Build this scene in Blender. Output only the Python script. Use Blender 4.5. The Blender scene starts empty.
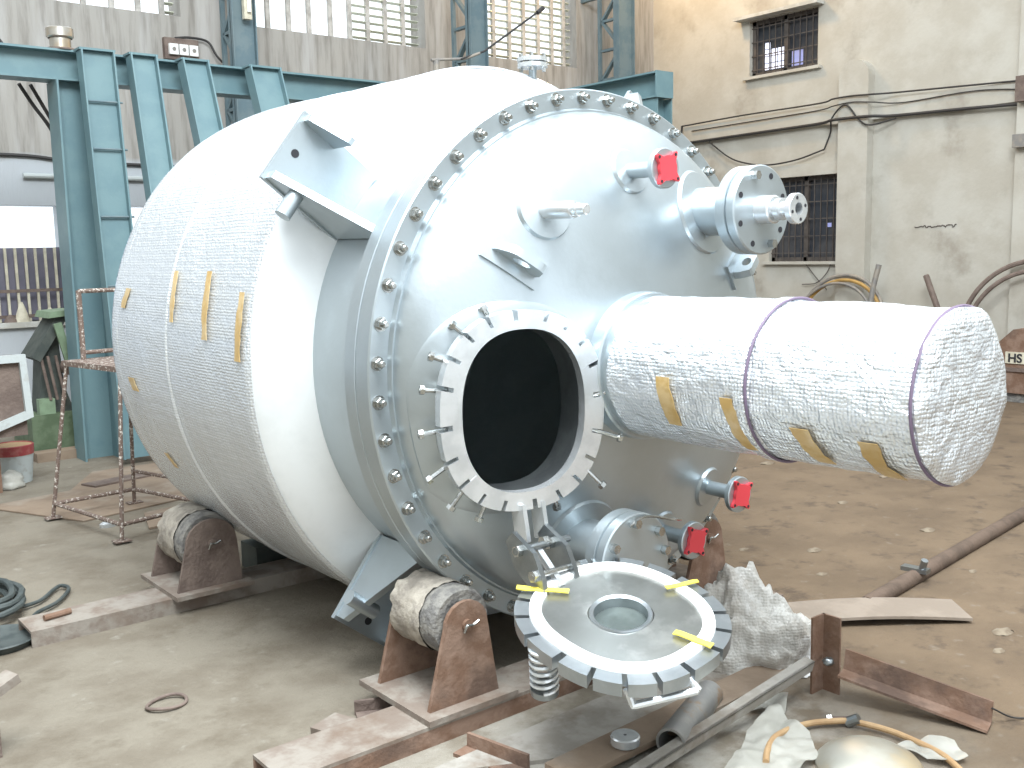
import bpy, bmesh, math, random
from math import sin, cos, pi, radians as R, hypot, sqrt
from mathutils import Vector, Matrix, noise
random.seed(7)
sc = bpy.context.scene
COL = sc.collection

# ------------------------------------------------------------------ camera
cam_d = bpy.data.cameras.new('camera'); cam = bpy.data.objects.new('camera', cam_d); COL.objects.link(cam)
yaw, pitch, roll = R(39.015), R(-7.483), R(-1.23)
fw = Vector((sin(yaw)*cos(pitch), cos(yaw)*cos(pitch), sin(pitch)))
rt = Vector((cos(yaw), -sin(yaw), 0)); up = rt.cross(fw)
r2 = cos(roll)*rt + sin(roll)*up; u2 = -sin(roll)*rt + cos(roll)*up
m = Matrix((r2, u2, -fw)).transposed().to_4x4(); m.translation = (0, 0, 1.55)
cam.matrix_world = m
cam_d.sensor_width = 36; cam_d.lens = 1016.7*36/1024; cam_d.clip_start = .05; cam_d.clip_end = 200
sc.camera = cam

# ------------------------------------------------------------------ light
sc.view_settings.view_transform = 'Standard'; sc.view_settings.look = 'None'
sc.view_settings.gamma = 1; sc.view_settings.use_curve_mapping = False
sc.view_settings.exposure = 0.12
wld = bpy.data.worlds.new('overcast_sky'); sc.world = wld; wld.use_nodes = True
bg = wld.node_tree.nodes['Background']; bg.inputs[0].default_value = (.88, .95, 1, 1); bg.inputs[1].default_value = 1.75

def area(name, loc, target, sx, sy, power, color):
    l = bpy.data.lights.new(name, 'AREA'); l.shape = 'RECTANGLE'; l.size = sx; l.size_y = sy; l.energy = power; l.color = color
    o = bpy.data.objects.new(name, l); COL.objects.link(o); o.location = loc
    o.rotation_euler = (Vector(target)-Vector(loc)).to_track_quat('-Z', 'Y').to_euler(); return o
area('roof_skylight', (.9, .4, 7.6), (2.0, 2.6, 1.2), 5, 4, 1400, (.93, .98, 1))
lp = bpy.data.lights.new('corner_lamp', 'POINT'); lp.energy = 260; lp.color = (1, .62, .25); lp.shadow_soft_size = .2
lo = bpy.data.objects.new('corner_lamp', lp); COL.objects.link(lo); lo.location = (9.3, 8.9, 6.2)

# ------------------------------------------------------------------ materials
def mat(name, a, b=None, rough=.6, metal=0.0, scale=6, bump=0.0, bscale=40, stretch=(1, 1, 1), lo=.4, hi=.6, detail=5, c=None, cscale=1.5, clo=.5, chi=.65, spec=.5):
    """noise mix of colours a/b (and a third, larger patchiness c) with fine relief"""
    M = bpy.data.materials.new(name); M.use_nodes = True; nt = M.node_tree; N = nt.nodes; L = nt.links
    p = N['Principled BSDF']; p.inputs['Roughness'].default_value = rough; p.inputs['Metallic'].default_value = metal
    p.inputs['Specular IOR Level'].default_value = spec
    p.inputs['Base Color'].default_value = (*a, 1)
    tc = N.new('ShaderNodeTexCoord'); mp = N.new('ShaderNodeMapping'); mp.inputs['Scale'].default_value = stretch
    L.new(tc.outputs['Object'], mp.inputs['Vector'])
    def ramped(sca, l, h, det=5):
        n = N.new('ShaderNodeTexNoise'); n.inputs['Scale'].default_value = sca; n.inputs['Detail'].default_value = det; n.inputs['Roughness'].default_value = .62
        L.new(mp.outputs[0], n.inputs['Vector'])
        r = N.new('ShaderNodeMapRange'); r.inputs[1].default_value = l; r.inputs[2].default_value = h; r.interpolation_type = 'SMOOTHSTEP'
        L.new(n.outputs['Fac'], r.inputs[0]); return r.outputs[0]
    out = None
    if b:
        mx = N.new('ShaderNodeMix'); mx.data_type = 'RGBA'; mx.inputs[6].default_value = (*a, 1); mx.inputs[7].default_value = (*b, 1)
        L.new(ramped(scale, lo, hi, detail), mx.inputs[0]); out = mx.outputs[2]
        if c:
            m2 = N.new('ShaderNodeMix'); m2.data_type = 'RGBA'; m2.inputs[7].default_value = (*c, 1); L.new(out, m2.inputs[6])
            L.new(ramped(cscale, clo, chi), m2.inputs[0]); out = m2.outputs[2]
        L.new(out, p.inputs['Base Color'])
    if bump:
        n = N.new('ShaderNodeTexNoise'); n.inputs['Scale'].default_value = bscale; n.inputs['Detail'].default_value = 4; L.new(mp.outputs[0], n.inputs['Vector'])
        bp = N.new('ShaderNodeBump'); bp.inputs['Strength'].default_value = bump; bp.inputs['Distance'].default_value = .02
        L.new(n.outputs['Fac'], bp.inputs['Height']); L.new(bp.outputs[0], p.inputs['Normal'])
    return M

M = {}
M['silver'] = mat('silver_painted_steel', (.48, .54, .575), (.445, .50, .53), .36, .78, 3, .03, 60)
M['closure'] = mat('smooth_white_steel', (.78, .81, .82), (.72, .75, .76), .42, .45, 3, .02, 30)
M['steel'] = mat('machined_steel', (.72, .75, .77), (.60, .63, .65), .26, .7, 8, .02, 80)
M['steel_dark'] = mat('dull_steel', (.30, .325, .335), (.23, .25, .26), .28, .85, 8, .03, 60)
M['steel_face'] = mat('scuffed_polished_steel', (.50, .515, .50), (.40, .41, .395), .30, .9, 3, .03, 30, c=(.58, .59, .57), cscale=5)
M['bolt'] = mat('zinc_bolt', (.50, .51, .50), (.38, .39, .38), .25, .95, 30)
M['liner'] = mat('dark_inner_lining', (.50, .57, .58), (.55, .61, .62), .4, 0, 5)
M['gasket'] = mat('white_rubber_gasket', (.85, .85, .85), rough=.5)
M['yellow'] = mat('yellow_tape', (.85, .70, .10), rough=.45)
M['tan'] = mat('brown_packing_tape', (.50, .33, .12), (.58, .43, .22), .3, 0, 12, .1, 50)
M['cord'] = mat('dark_seam', (.16, .12, .18), rough=.6)
M['red'] = mat('red_plastic_cap', (.70, .06, .08), rough=.38)
M['hole'] = mat('hole_black', (.02, .02, .025), rough=.8)
M['rust'] = mat('rusted_steel', (.165, .095, .062), (.23, .15, .11), .85, 0, 9, .2, 60, c=(.11, .07, .052), cscale=3)
M['rust_light'] = mat('dusty_rusted_channel', (.19, .152, .125), (.26, .232, .20), .85, 0, 9, .15, 60, c=(.155, .11, .082), cscale=3, clo=.5, chi=.7)
M['rust_dark'] = mat('dark_brown_steel', (.135, .10, .085), (.19, .145, .122), .75, .1, 7, .3, 60)
M['rubber'] = mat('worn_rubber', (.14, .135, .13), (.24, .23, .21), .85, 0, 20, .5, 60)
M['canvas'] = mat('torn_canvas', (.36, .325, .275), (.24, .215, .185), .95, 0, 14, .5, 40, c=(.44, .40, .34), cscale=6)
M['blue'] = mat('blue_grey_paint', (.12, .205, .23), (.14, .23, .25), .5, 0, 4, .05, 50)
M['blue_dark'] = mat('dull_blue_paint', (.105, .16, .185), (.14, .19, .205), .6, 0, 5, .05, 50)
M['wall_l'] = mat('streaked_cement_plaster', (.34, .325, .30), (.22, .205, .185), .95, 0, 5, .2, 30, stretch=(2.2, 1, .22), lo=.42, hi=.68, c=(.40, .39, .375), cscale=1.2)
M['wall_r'] = mat('stained_plaster', (.49, .475, .425), (.43, .405, .35), .95, 0, 2.2, .12, 25, lo=.35, hi=.65, c=(.31, .28, .235), cscale=1.5, clo=.53, chi=.78)
def wall_l_mat():
    X = M['wall_l']; nt = X.node_tree; N = nt.nodes; L = nt.links; p = N['Principled BSDF']
    src = p.inputs['Base Color'].links[0].from_socket
    tc = N.new('ShaderNodeTexCoord'); sp = N.new('ShaderNodeSeparateXYZ'); L.new(tc.outputs['Object'], sp.inputs[0])
    nz = N.new('ShaderNodeTexNoise'); nz.inputs['Scale'].default_value = 2.5; L.new(tc.outputs['Object'], nz.inputs['Vector'])
    m1 = N.new('ShaderNodeMath'); m1.operation = 'MULTIPLY_ADD'; m1.inputs[1].default_value = .12; L.new(nz.outputs['Fac'], m1.inputs[0]); L.new(sp.outputs['Z'], m1.inputs[2])
    r = N.new('ShaderNodeMapRange'); r.inputs[1].default_value = 2.58; r.inputs[2].default_value = 2.50; L.new(m1.outputs[0], r.inputs[0])
    mx = N.new('ShaderNodeMix'); mx.data_type = 'RGBA'; L.new(r.outputs[0], mx.inputs[0]); L.new(src, mx.inputs[6]); mx.inputs[7].default_value = (.45, .48, .51, 1)
    L.new(mx.outputs[2], p.inputs['Base Color'])
wall_l_mat()
M['concrete'] = mat('pale_concrete', (.52, .52, .49), (.43, .42, .38), .95, 0, 5, .2, 30)
M['mullion'] = mat('cement_mullion', (.48, .46, .43), (.33, .315, .29), .95, 0, 8, .2, 30)
M['louvre'] = mat('louvre_glass_blade', (.60, .62, .50), (.5, .52, .42), .25, 0, 8)
M['black'] = mat('black_cable', (.03, .028, .028), rough=.6)
M['glass_dark'] = mat('dark_window_glass', (.035, .04, .05), (.07, .07, .075), .18, 0, 2)
M['frame_dark'] = mat('dark_window_frame', (.07, .06, .055), (.10, .085, .075), .7, 0, 9)
M['green'] = mat('green_machine_paint', (.075, .11, .06), (.11, .15, .09), .6, 0, 8, .2, 40)
M['green_lt'] = mat('pale_green_paint', (.20, .28, .18), (.16, .22, .14), .55, 0, 8)
M['white_paint'] = mat('chipped_white_paint', (.44, .48, .48), (.32, .31, .29), .6, 0, 10, .1, 40, lo=.55, hi=.75)
M['pipe_white'] = mat('paint_spattered_rusty_tube', (.15, .105, .085), (.62, .58, .52), .8, 0, 55, .2, 60, lo=.52, hi=.66)
M['plate_brown'] = mat('brown_steel_plate', (.24, .18, .13), (.19, .138, .098), .8, 0, 3, .15, 40, c=(.27, .225, .18), cscale=2)
M['cream'] = mat('cream_paint', (.62, .58, .46), (.5, .46, .36), .6, 0, 10)
M['shutter'] = mat('mauve_grey_shutter', (.15, .145, .19), (.19, .18, .23), .6, 0, 4)
M['plastic'] = mat('clear_plastic_sheet', (.46, .455, .41), (.54, .53, .48), .3, 0, 6, .2, 25)
M['plastic'].node_tree.nodes['Principled BSDF'].inputs['Alpha'].default_value = .62
M['hose_brown'] = mat('ochre_hose', (.45, .30, .16), (.38, .24, .12), .6, 0, 12)
M['hose_dark'] = mat('dark_green_hose', (.035, .045, .045), (.06, .072, .07), .6, 0, 12)
M['grey_tube'] = mat('grey_conduit', (.22, .21, .20), (.30, .27, .23), .6, .2, 10)
M['orange_tube'] = mat('orange_brown_hose', (.42, .26, .08), (.34, .2, .06), .5, 0, 10)
M['dome'] = mat('brushed_dish', (.55, .54, .48), (.48, .44, .36), .42, .7, 3, c=(.60, .50, .34), cscale=3)
M['pipe'] = mat('grey_pipe_offcut', (.28, .28, .275), (.35, .34, .32), .5, .5, 6, c=(.34, .22, .13), cscale=5, clo=.48, chi=.60)
M['box_tan'] = mat('cardboard_strip', (.25, .205, .165), (.21, .17, .135), .9, 0, 5, .15, 40)
M['white'] = mat('white_enamel', (.8, .8, .78), rough=.45)
M['fitting_steel'] = mat('brown_reflection_steel', (.52, .50, .46), (.5, .42, .32), .28, .8, 6)  # silver steel, brown reflections painted in as patches
M['debris'] = mat('pale_debris', (.22, .18, .13), (.15, .115, .08), .95, 0, 20)
M['concrete_dust'] = mat('dusty_grey_steel', (.34, .32, .29), (.26, .24, .21), .9, 0, 7, .15, 40, c=(.20, .16, .125), cscale=4, clo=.55, chi=.7)
M['bucket_red'] = mat('faded_red_band', (.30, .05, .055), (.36, .12, .11), .6, 0, 14)
M['rim'] = mat('machined_rim_steel', (.40, .43, .45), (.34, .37, .39), .32, .8, 8, .02, 60)
M['rail'] = mat('dark_rusty_rail', (.085, .058, .042), (.12, .082, .06), .8, 0, 8, .2, 50)
M['dark_block'] = mat('dark_green_steel', (.045, .055, .05), (.07, .08, .07), .7, 0, 8)

def wrap_mat(wrinkle, bub, metal):
    """aluminised bubble wrap: rows of small bubbles plus loose wrinkles"""
    X = bpy.data.materials.new('bubble_wrap'); X.use_nodes = True; nt = X.node_tree; N = nt.nodes; L = nt.links; p = N['Principled BSDF']
    p.inputs['Roughness'].default_value = .24; p.inputs['Metallic'].default_value = metal
    tc = N.new('ShaderNodeTexCoord')
    v = N.new('ShaderNodeTexVoronoi'); v.inputs['Scale'].default_value = 88; v.inputs['Randomness'].default_value = .35; L.new(tc.outputs['Object'], v.inputs['Vector'])
    n = N.new('ShaderNodeTexNoise'); n.inputs['Scale'].default_value = 11; n.inputs['Detail'].default_value = 7; n.inputs['Distortion'].default_value = 2.2; L.new(tc.outputs['Object'], n.inputs['Vector'])
    b1 = N.new('ShaderNodeBump'); b1.inputs['Strength'].default_value = bub; b1.inputs['Distance'].default_value = .008; b1.invert = True; L.new(v.outputs['Distance'], b1.inputs['Height'])
    b2 = N.new('ShaderNodeBump'); b2.inputs['Strength'].default_value = wrinkle; b2.inputs['Distance'].default_value = .03; L.new(n.outputs['Fac'], b2.inputs['Height']); L.new(b1.outputs[0], b2.inputs['Normal'])
    L.new(b2.outputs[0], p.inputs['Normal'])
    mx = N.new('ShaderNodeMix'); mx.data_type = 'RGBA'; mx.inputs[6].default_value = (.86, .90, .93, 1); mx.inputs[7].default_value = (.72, .77, .84, 1); L.new(v.outputs['Distance'], mx.inputs[0]); L.new(mx.outputs[2], p.inputs['Base Color'])
    return X
M['wrap'] = wrap_mat(.5, .55, .58)
M['wrap_body'] = wrap_mat(.18, .45, .58)
def bag_mat():
    X = mat('dirty_bubble_plastic', (.52, .51, .48), (.42, .39, .35), .3, 0, 5, 0, 30, c=(.66, .66, .65), cscale=3)
    nt = X.node_tree; N = nt.nodes; L = nt.links; p = N['Principled BSDF']
    tc = N.new('ShaderNodeTexCoord'); v = N.new('ShaderNodeTexVoronoi'); v.inputs['Scale'].default_value = 90; v.inputs['Randomness'].default_value = .35; L.new(tc.outputs['Object'], v.inputs['Vector'])
    b1 = N.new('ShaderNodeBump'); b1.inputs['Strength'].default_value = .45; b1.inputs['Distance'].default_value = .008; b1.invert = True; L.new(v.outputs['Distance'], b1.inputs['Height']); L.new(b1.outputs[0], p.inputs['Normal'])
    return X
M['wrap_bag'] = bag_mat()

def floor_mat():
    X = bpy.data.materials.new('dusty_shop_floor'); X.use_nodes = True; nt = X.node_tree; N = nt.nodes; L = nt.links; p = N['Principled BSDF']; p.inputs['Roughness'].default_value = .92
    tc = N.new('ShaderNodeTexCoord')
    def ns(s, d=6, r=.6):
        n = N.new('ShaderNodeTexNoise'); n.inputs['Scale'].default_value = s; n.inputs['Detail'].default_value = d; n.inputs['Roughness'].default_value = r; L.new(tc.outputs['Object'], n.inputs['Vector']); return n.outputs['Fac']
    def mr(x, a, b):
        r = N.new('ShaderNodeMapRange'); r.inputs[1].default_value = a; r.inputs[2].default_value = b; r.interpolation_type = 'SMOOTHSTEP'; L.new(x, r.inputs[0]); return r.outputs[0]
    def mix(f, a, b):
        mx = N.new('ShaderNodeMix'); mx.data_type = 'RGBA'; L.new(f, mx.inputs[0])
        for i, q in ((6, a), (7, b)):
            if isinstance(q, tuple): mx.inputs[i].default_value = (*q, 1)
            else: L.new(q, mx.inputs[i])
        return mx.outputs[2]
    conc = mix(mr(ns(3.0), .38, .66), (.21, .185, .145), (.16, .135, .102))
    conc = mix(mr(ns(9), .60, .76), conc, (.27, .25, .21))
    conc = mix(mr(ns(1.3, 8, .7), .50, .64), conc, (.14, .116, .085))
    dirt = mix(mr(ns(2.2), .36, .64), (.16, .113, .071), (.122, .085, .053))
    dirt = mix(mr(ns(14), .60, .74), dirt, (.18, .142, .105))
    dirt = mix(mr(ns(5.5, 8, .7), .52, .66), dirt, (.092, .064, .042))
    sx = N.new('ShaderNodeSeparateXYZ'); L.new(tc.outputs['Object'], sx.inputs[0])
    # earth floor on the far right side, cement towards the left: boundary runs along the work bay
    ad = N.new('ShaderNodeMath'); ad.operation = 'MULTIPLY_ADD'; ad.inputs[1].default_value = 1.6; L.new(ns(.9), ad.inputs[0])
    L.new(sx.outputs['X'], ad.inputs[2])
    col = mix(mr(ad.outputs[0], 3.0, 4.0), conc, dirt)
    dust = N.new('ShaderNodeVectorMath'); dust.operation = 'DISTANCE'; dust.inputs[1].default_value = (2.1, 1.95, 0); L.new(tc.outputs['Object'], dust.inputs[0])
    ds = N.new('ShaderNodeMath'); ds.operation = 'MULTIPLY'; L.new(mr(dust.outputs['Value'], 1.1, .3), ds.inputs[0]); L.new(mr(ns(5), .35, .6), ds.inputs[1])
    col = mix(ds.outputs[0], col, (.36, .34, .30))
    L.new(col, p.inputs['Base Color'])
    bp = N.new('ShaderNodeBump'); bp.inputs['Strength'].default_value = .45; bp.inputs['Distance'].default_value = .03; L.new(ns(26, 8, .7), bp.inputs['Height']); L.new(bp.outputs[0], p.inputs['Normal'])
    return X
M['floor'] = floor_mat()

def emis(name, col, s):
    X = bpy.data.materials.new(name); X.use_nodes = True; p = X.node_tree.nodes['Principled BSDF']
    p.inputs['Base Color'].default_value = (*col, 1); p.inputs['Emission Color'].default_value = (*col, 1); p.inputs['Emission Strength'].default_value = s; return X
M['lit'] = emis('glow_panel', (.78, .82, 1.0), .9)  # emissive colour standing in for a lit window behind the glass
M['lit2'] = emis('dim_glow_panel', (.30, .33, .62), .35)
M['lens'] = mat('sight_glass', (.22, .26, .25), (.15, .18, .175), .06, .5, 6)

# ------------------------------------------------------------------ mesh helpers
OFF = {}
def root_loc(o):
    v = Vector((0, 0, 0))
    while o: v += o.location; o = o.parent
    return v

class MB:
    def __init__(s): s.v = []; s.f = []
    def add(s, vs, fs):
        k = len(s.v); s.v += [Vector(q) for q in vs]; s.f += [tuple(i+k for i in q) for q in fs]; return s
    def box(s, c, d, rot=None):
        c = Vector(c); x, y, z = d[0]/2, d[1]/2, d[2]/2
        vs = [Vector(q) for q in ((-x,-y,-z),(x,-y,-z),(x,y,-z),(-x,y,-z),(-x,-y,z),(x,-y,z),(x,y,z),(-x,y,z))]
        if rot: vs = [rot @ q for q in vs]
        return s.add([c+q for q in vs], [(0,3,2,1),(4,5,6,7),(0,1,5,4),(1,2,6,5),(2,3,7,6),(3,0,4,7)])
    def bb(s, a, b):
        return s.box([(a[i]+b[i])/2 for i in range(3)], [abs(b[i]-a[i]) for i in range(3)])
    def tube(s, pts, r, n=10, cap=True, r1=None):
        """round bar through points"""
        pts = [Vector(p) for p in pts]; rings = []; prev = None
        for i, p in enumerate(pts):
            t = (pts[min(i+1, len(pts)-1)] - pts[max(i-1, 0)]).normalized()
            if prev is None:
                a = t.orthogonal().normalized()
            else:
                a = (prev - t*prev.dot(t)).normalized()
            prev = a; b = t.cross(a)
            rr = r if r1 is None else r + (r1-r)*i/(len(pts)-1)
            rings.append([p + rr*(cos(2*pi*j/n)*a + sin(2*pi*j/n)*b) for j in range(n)])
        vs = [q for g in rings for q in g]; fs = []
        for i in range(len(pts)-1):
            for j in range(n):
                fs.append((i*n+j, i*n+(j+1) % n, (i+1)*n+(j+1) % n, (i+1)*n+j))
        if cap: fs.append(tuple(reversed(range(n)))); fs.append(tuple((len(pts)-1)*n+j for j in range(n)))
        return s.add(vs, fs)
    def bar(s, a, b, w, h, upv=(0, 0, 1)):
        """square bar a->b, w across, h along upv"""
        a, b = Vector(a), Vector(b); t = (b-a).normalized(); x = t.cross(Vector(upv)).normalized(); z = x.cross(t)
        vs = [p + sx*w/2*x + sz*h/2*z for p in (a, b) for sx, sz in ((-1,-1),(1,-1),(1,1),(-1,1))]
        return s.add(vs, [(0,1,2,3),(7,6,5,4),(0,4,5,1),(1,5,6,2),(2,6,7,3),(3,7,4,0)])
    def prism(s, poly, d):
        """extrude polygon (3d points) by vector d"""
        d = Vector(d); n = len(poly); vs = [Vector(p) for p in poly] + [Vector(p)+d for p in poly]
        return s.add(vs, [tuple(reversed(range(n))), tuple(range(n, 2*n))] + [(i, (i+1) % n, n+(i+1) % n, n+i) for i in range(n)])
    def lathe(s, prof, fn, n=48, close=False):
        """prof [(t,r)]; fn(t,r,ang)->point"""
        vs = [fn(t, r, 2*pi*j/n) for t, r in prof for j in range(n)]; fs = []
        for i in range(len(prof)-1):
            for j in range(n):
                fs.append((i*n+j, i*n+(j+1) % n, (i+1)*n+(j+1) % n, (i+1)*n+j))
        return s.add(vs, fs)
    def build(s, name, mt, parent=None, smooth=True, local=False, angle=35):
        me = bpy.data.meshes.new(name); o0 = Vector((0, 0, 0)) if (local or parent is None) else root_loc(parent)
        me.from_pydata([tuple(q-o0) for q in s.v], [], s.f); me.update()
        bm = bmesh.new(); bm.from_mesh(me); bmesh.ops.remove_doubles(bm, verts=bm.verts, dist=1e-5); bmesh.ops.recalc_face_normals(bm, faces=bm.faces)
        if smooth:
            for e in bm.edges:
                e.smooth = not (len(e.link_faces) == 2 and e.calc_face_angle(0) > R(angle))
            for f in bm.faces: f.smooth = True
        bm.to_mesh(me); bm.free()
        me.materials.append(M[mt] if isinstance(mt, str) else mt)
        o = bpy.data.objects.new(name, me); COL.objects.link(o)
        if parent: o.parent = parent
        return o
def tag(o, label=None, cat=None, group=None, kind=None):
    if label: o['label'] = label
    if cat: o['category'] = cat
    if group: o['group'] = group
    if kind: o['kind'] = kind
    return o
def thing(name, loc, label, cat, group=None):
    o = bpy.data.objects.new(name, None); COL.objects.link(o); o.location = loc; o.empty_display_size = .1
    return tag(o, label, cat, group)
def single(name, mb, mt, label, cat, group=None, origin=None, **k):
    """a thing that is one mesh, origin at its base"""
    if origin is None:
        xs = [v.x for v in mb.v]; ys = [v.y for v in mb.v]; zs = [v.z for v in mb.v]
        origin = ((min(xs)+max(xs))/2, (min(ys)+max(ys))/2, min(zs))
    og = Vector(origin); mb.v = [v-og for v in mb.v]
    o = mb.build(name, mt, **k); o.location = og
    return tag(o, label, cat, group)
def struct(name, mb, mt, **k): return tag(mb.build(name, mt, **k), kind='structure')
def share(src, mtx, parent):
    """another piece with the same mesh at matrix mtx (parent space)"""
    o = bpy.data.objects.new(src.name.split('.')[0], src.data); COL.objects.link(o); o.parent = parent; o.matrix_basis = mtx; return o
def wob(p, sc_, amp): return amp*noise.noise(Vector(p)*sc_)
def spline(pts, n=8):
    """Catmull-Rom through points"""
    P = [Vector(p) for p in pts]; P = [2*P[0]-P[1]] + P + [2*P[-1]-P[-2]]; out = []
    for i in range(1, len(P)-2):
        for k in range(n):
            t = k/n; a, b, c, d = P[i-1:i+3]
            out.append(.5*((2*b) + (c-a)*t + (2*a-5*b+4*c-d)*t*t + (3*b-a-3*c+d)*t**3))
    out.append(P[-2]); return out

# ================================================================== SETTING
# floor
mb = MB(); nx = 8
mb.bb((-8, -6, -.2), (11.1, 10.4, 0)); struct('floor', mb, 'floor', smooth=False)

# left wall (far side, y = 10) with openings
WY = 10.0
def wall_with_holes(x0, x1, z0, z1, holes, fn):
    xs = sorted({x0, x1, *[h[0] for h in holes], *[h[1] for h in holes]}); zs = sorted({z0, z1, *[h[2] for h in holes], *[h[3] for h in holes]})
    out = []
    for i in range(len(xs)-1):
        j = 0
        while j < len(zs)-1:
            cx, cz = (xs[i]+xs[i+1])/2, (zs[j]+zs[j+1])/2
            if any(h[0] < cx < h[1] and h[2] < cz < h[3] for h in holes): j += 1; continue
            k = j
            while k+1 < len(zs)-1 and not any(h[0] < cx < h[1] and h[2] < (zs[k+1]+zs[k+2])/2 < h[3] for h in holes): k += 1
            out.append((xs[i], xs[i+1], zs[j], zs[k+1])); j = k+1
    mb = MB()
    for a, b, c, d in out: fn(mb, a, b, c, d)
    return mb
up_w = [(1.6, 4.04, 3.88, 5.3), (4.77, 6.93, 3.88, 5.3), (7.80, 9.30, 3.88, 5.3)]
low_w = [(.2, 2.80, 1.0, 2.05), (3.15, 4.6, 1.0, 2.05)]
mb = wall_with_holes(-8, 10.75, 0, 6.8, up_w+low_w, lambda b, x0, x1, z0, z1: b.bb((x0, WY, z0), (x1, WY+.3, z1)))
struct('wall_left', mb, 'wall_l', smooth=False)

def upper_window(n, rect, mull, slat_bays, zl):
    x0, x1, z0, z1 = rect
    root = bpy.data.objects.new('window_%d' % n, None); COL.objects.link(root); root.location = (x0, WY+.1, z0); tag(root, kind='structure')
    for x in mull: MB().bb((x-.024, WY+.10, z0), (x+.024, WY+.14, z1)).build('mullion', 'mullion', root, smooth=False)
    MB().bb((x0, WY+.08, z1-.06), (x1, WY+.16, z1)).build('window_head', 'mullion', root, smooth=False)
    edges = [x0]+list(mull)+[x1]
    for b in slat_bays:
        a, c = edges[b]+.035, edges[b+1]-.035
        z = z0+.05
        while z < z1-.06:
            MB().box(((a+c)/2, WY+.12, z), (c-a+.02, .045, .007), Matrix.Rotation(R(-20), 3, 'X')).build('louvre_blade', 'louvre', root, smooth=False)
            z += .085
upper_window(1, up_w[0], [1.9, 2.15, 2.4, 2.65, 2.9, 3.16, 3.42, 3.67, 3.9], [9], 0)
upper_window(2, up_w[1], [5.02, 5.26, 5.5, 5.76, 6.0, 6.23, 6.46, 6.70], [5, 6, 7, 8], 0)
upper_window(3, up_w[2], [8.02, 8.27, 8.50, 8.74, 8.97, 9.17], [0, 1, 2, 3, 4, 5, 6], 0)

def grille_window(n, rect, hb):
    x0, x1, z0, z1 = rect
    root = bpy.data.objects.new('window_%d' % n, None); COL.objects.link(root); root.location = (x0, WY+.1, z0); tag(root, kind='structure')
    x = x0+.05
    while x < x1:
        MB().bb((x-.011, WY+.03, z0), (x+.011, WY+.05, z1-.38)).build('grille_bar', 'cream', root, smooth=False); x += .085
    for z in hb: MB().bb((x0, WY+.022, z-.014), (x1, WY+.03, z+.014)).build('grille_rail', 'rust_dark', root, smooth=False)
    MB().bb((x0, WY+.14, z0), (x1, WY+.18, z0+.67)).build('shutter_panel', 'shutter', root, smooth=False)
    MB().bb((x0, WY-.05, z0-.05), (x1, WY+.3, z0)).build('window_sill', 'concrete', root, smooth=False)
grille_window(4, low_w[0], (1.28, 1.05)); grille_window(5, low_w[1], (1.28, 1.05))
# band of paler paint and conduits on the left wall are small things
MB_ = MB().tube([(2.48, WY-.03, 2.31), (3.66, WY-.03, 2.31)], .025)
single('conduit_pipe', MB_, 'white_paint', 'thin pale conduit running along the left wall above the barred window', 'pipe', origin=(2.6, WY-.03, 2.28))
single('cable_run', MB().tube(spline([(0, WY-.02, 2.5), (1, WY-.02, 2.47), (2.4, WY-.02, 2.49), (3.0, WY-.02, 2.45), (4.4, WY-.02, 2.43)]), .016), 'black',
       'dark cable along the left wall behind the blue gantry', 'cable', origin=(2.2, WY-.02, 2.42))

# the two sides of the hall behind the photographer
struct('wall_near', MB().bb((-8.3, -6, 0), (-8, 10.3, 6.8)), 'wall_r', smooth=False)
struct('wall_front', wall_with_holes(-8.3, 11.1, 0, 6.8, [(-5.5, 6.5, 0, 5.8)], lambda b, x0, x1, z0, z1: b.bb((x0, -6.3, z0), (x1, -6, z1))), 'wall_r', smooth=False)   # wide open bay door
struct('floor_yard', MB().bb((-30, -40, -.25), (30, -6, -.02)), 'concrete', smooth=False)
# right wall x = 10.75
WX = 10.75
rw = [(7.36, 8.36, 3.655, 4.335), (7.03, 8.03, 1.34, 2.37)]
mb = wall_with_holes(-6, 10.0, 0, 6.8, rw, lambda b, y0, y1, z0, z1: b.bb((WX, y0, z0), (WX+.35, y1, z1)))
struct('wall_right', mb, 'wall_r', smooth=False)
mb = MB()   # half-round pier with rounded head
pr_ = [(6.62, 0)] + [(6.62, 3.45)] + [(6.79+.17*cos(a), 3.45+.17*sin(a)) for a in [pi-pi*i/10 for i in range(11)]] + [(6.96, 0)]
pr_ = [(6.60, 0), (6.98, 0), (6.98, 3.44)] + [(6.79+.19*cos(a), 3.44+.19*sin(a)) for a in [pi*i/12 for i in range(1, 12)]] + [(6.60, 3.44)]
mb.prism([(WX-.13, y, z) for y, z in pr_], (.14, 0, 0)); struct('trim_1', mb, 'wall_r', smooth=False)
struct('trim_2', MB().bb((WX-.05, 4.9, 2.94), (WX+.01, 9.40, 3.14)), 'wall_r', smooth=False)
struct('trim_3', MB().bb((WX-.10, 3.6, 0), (WX+.01, 4.94, 6.8)), 'wall_r', smooth=False)
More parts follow.
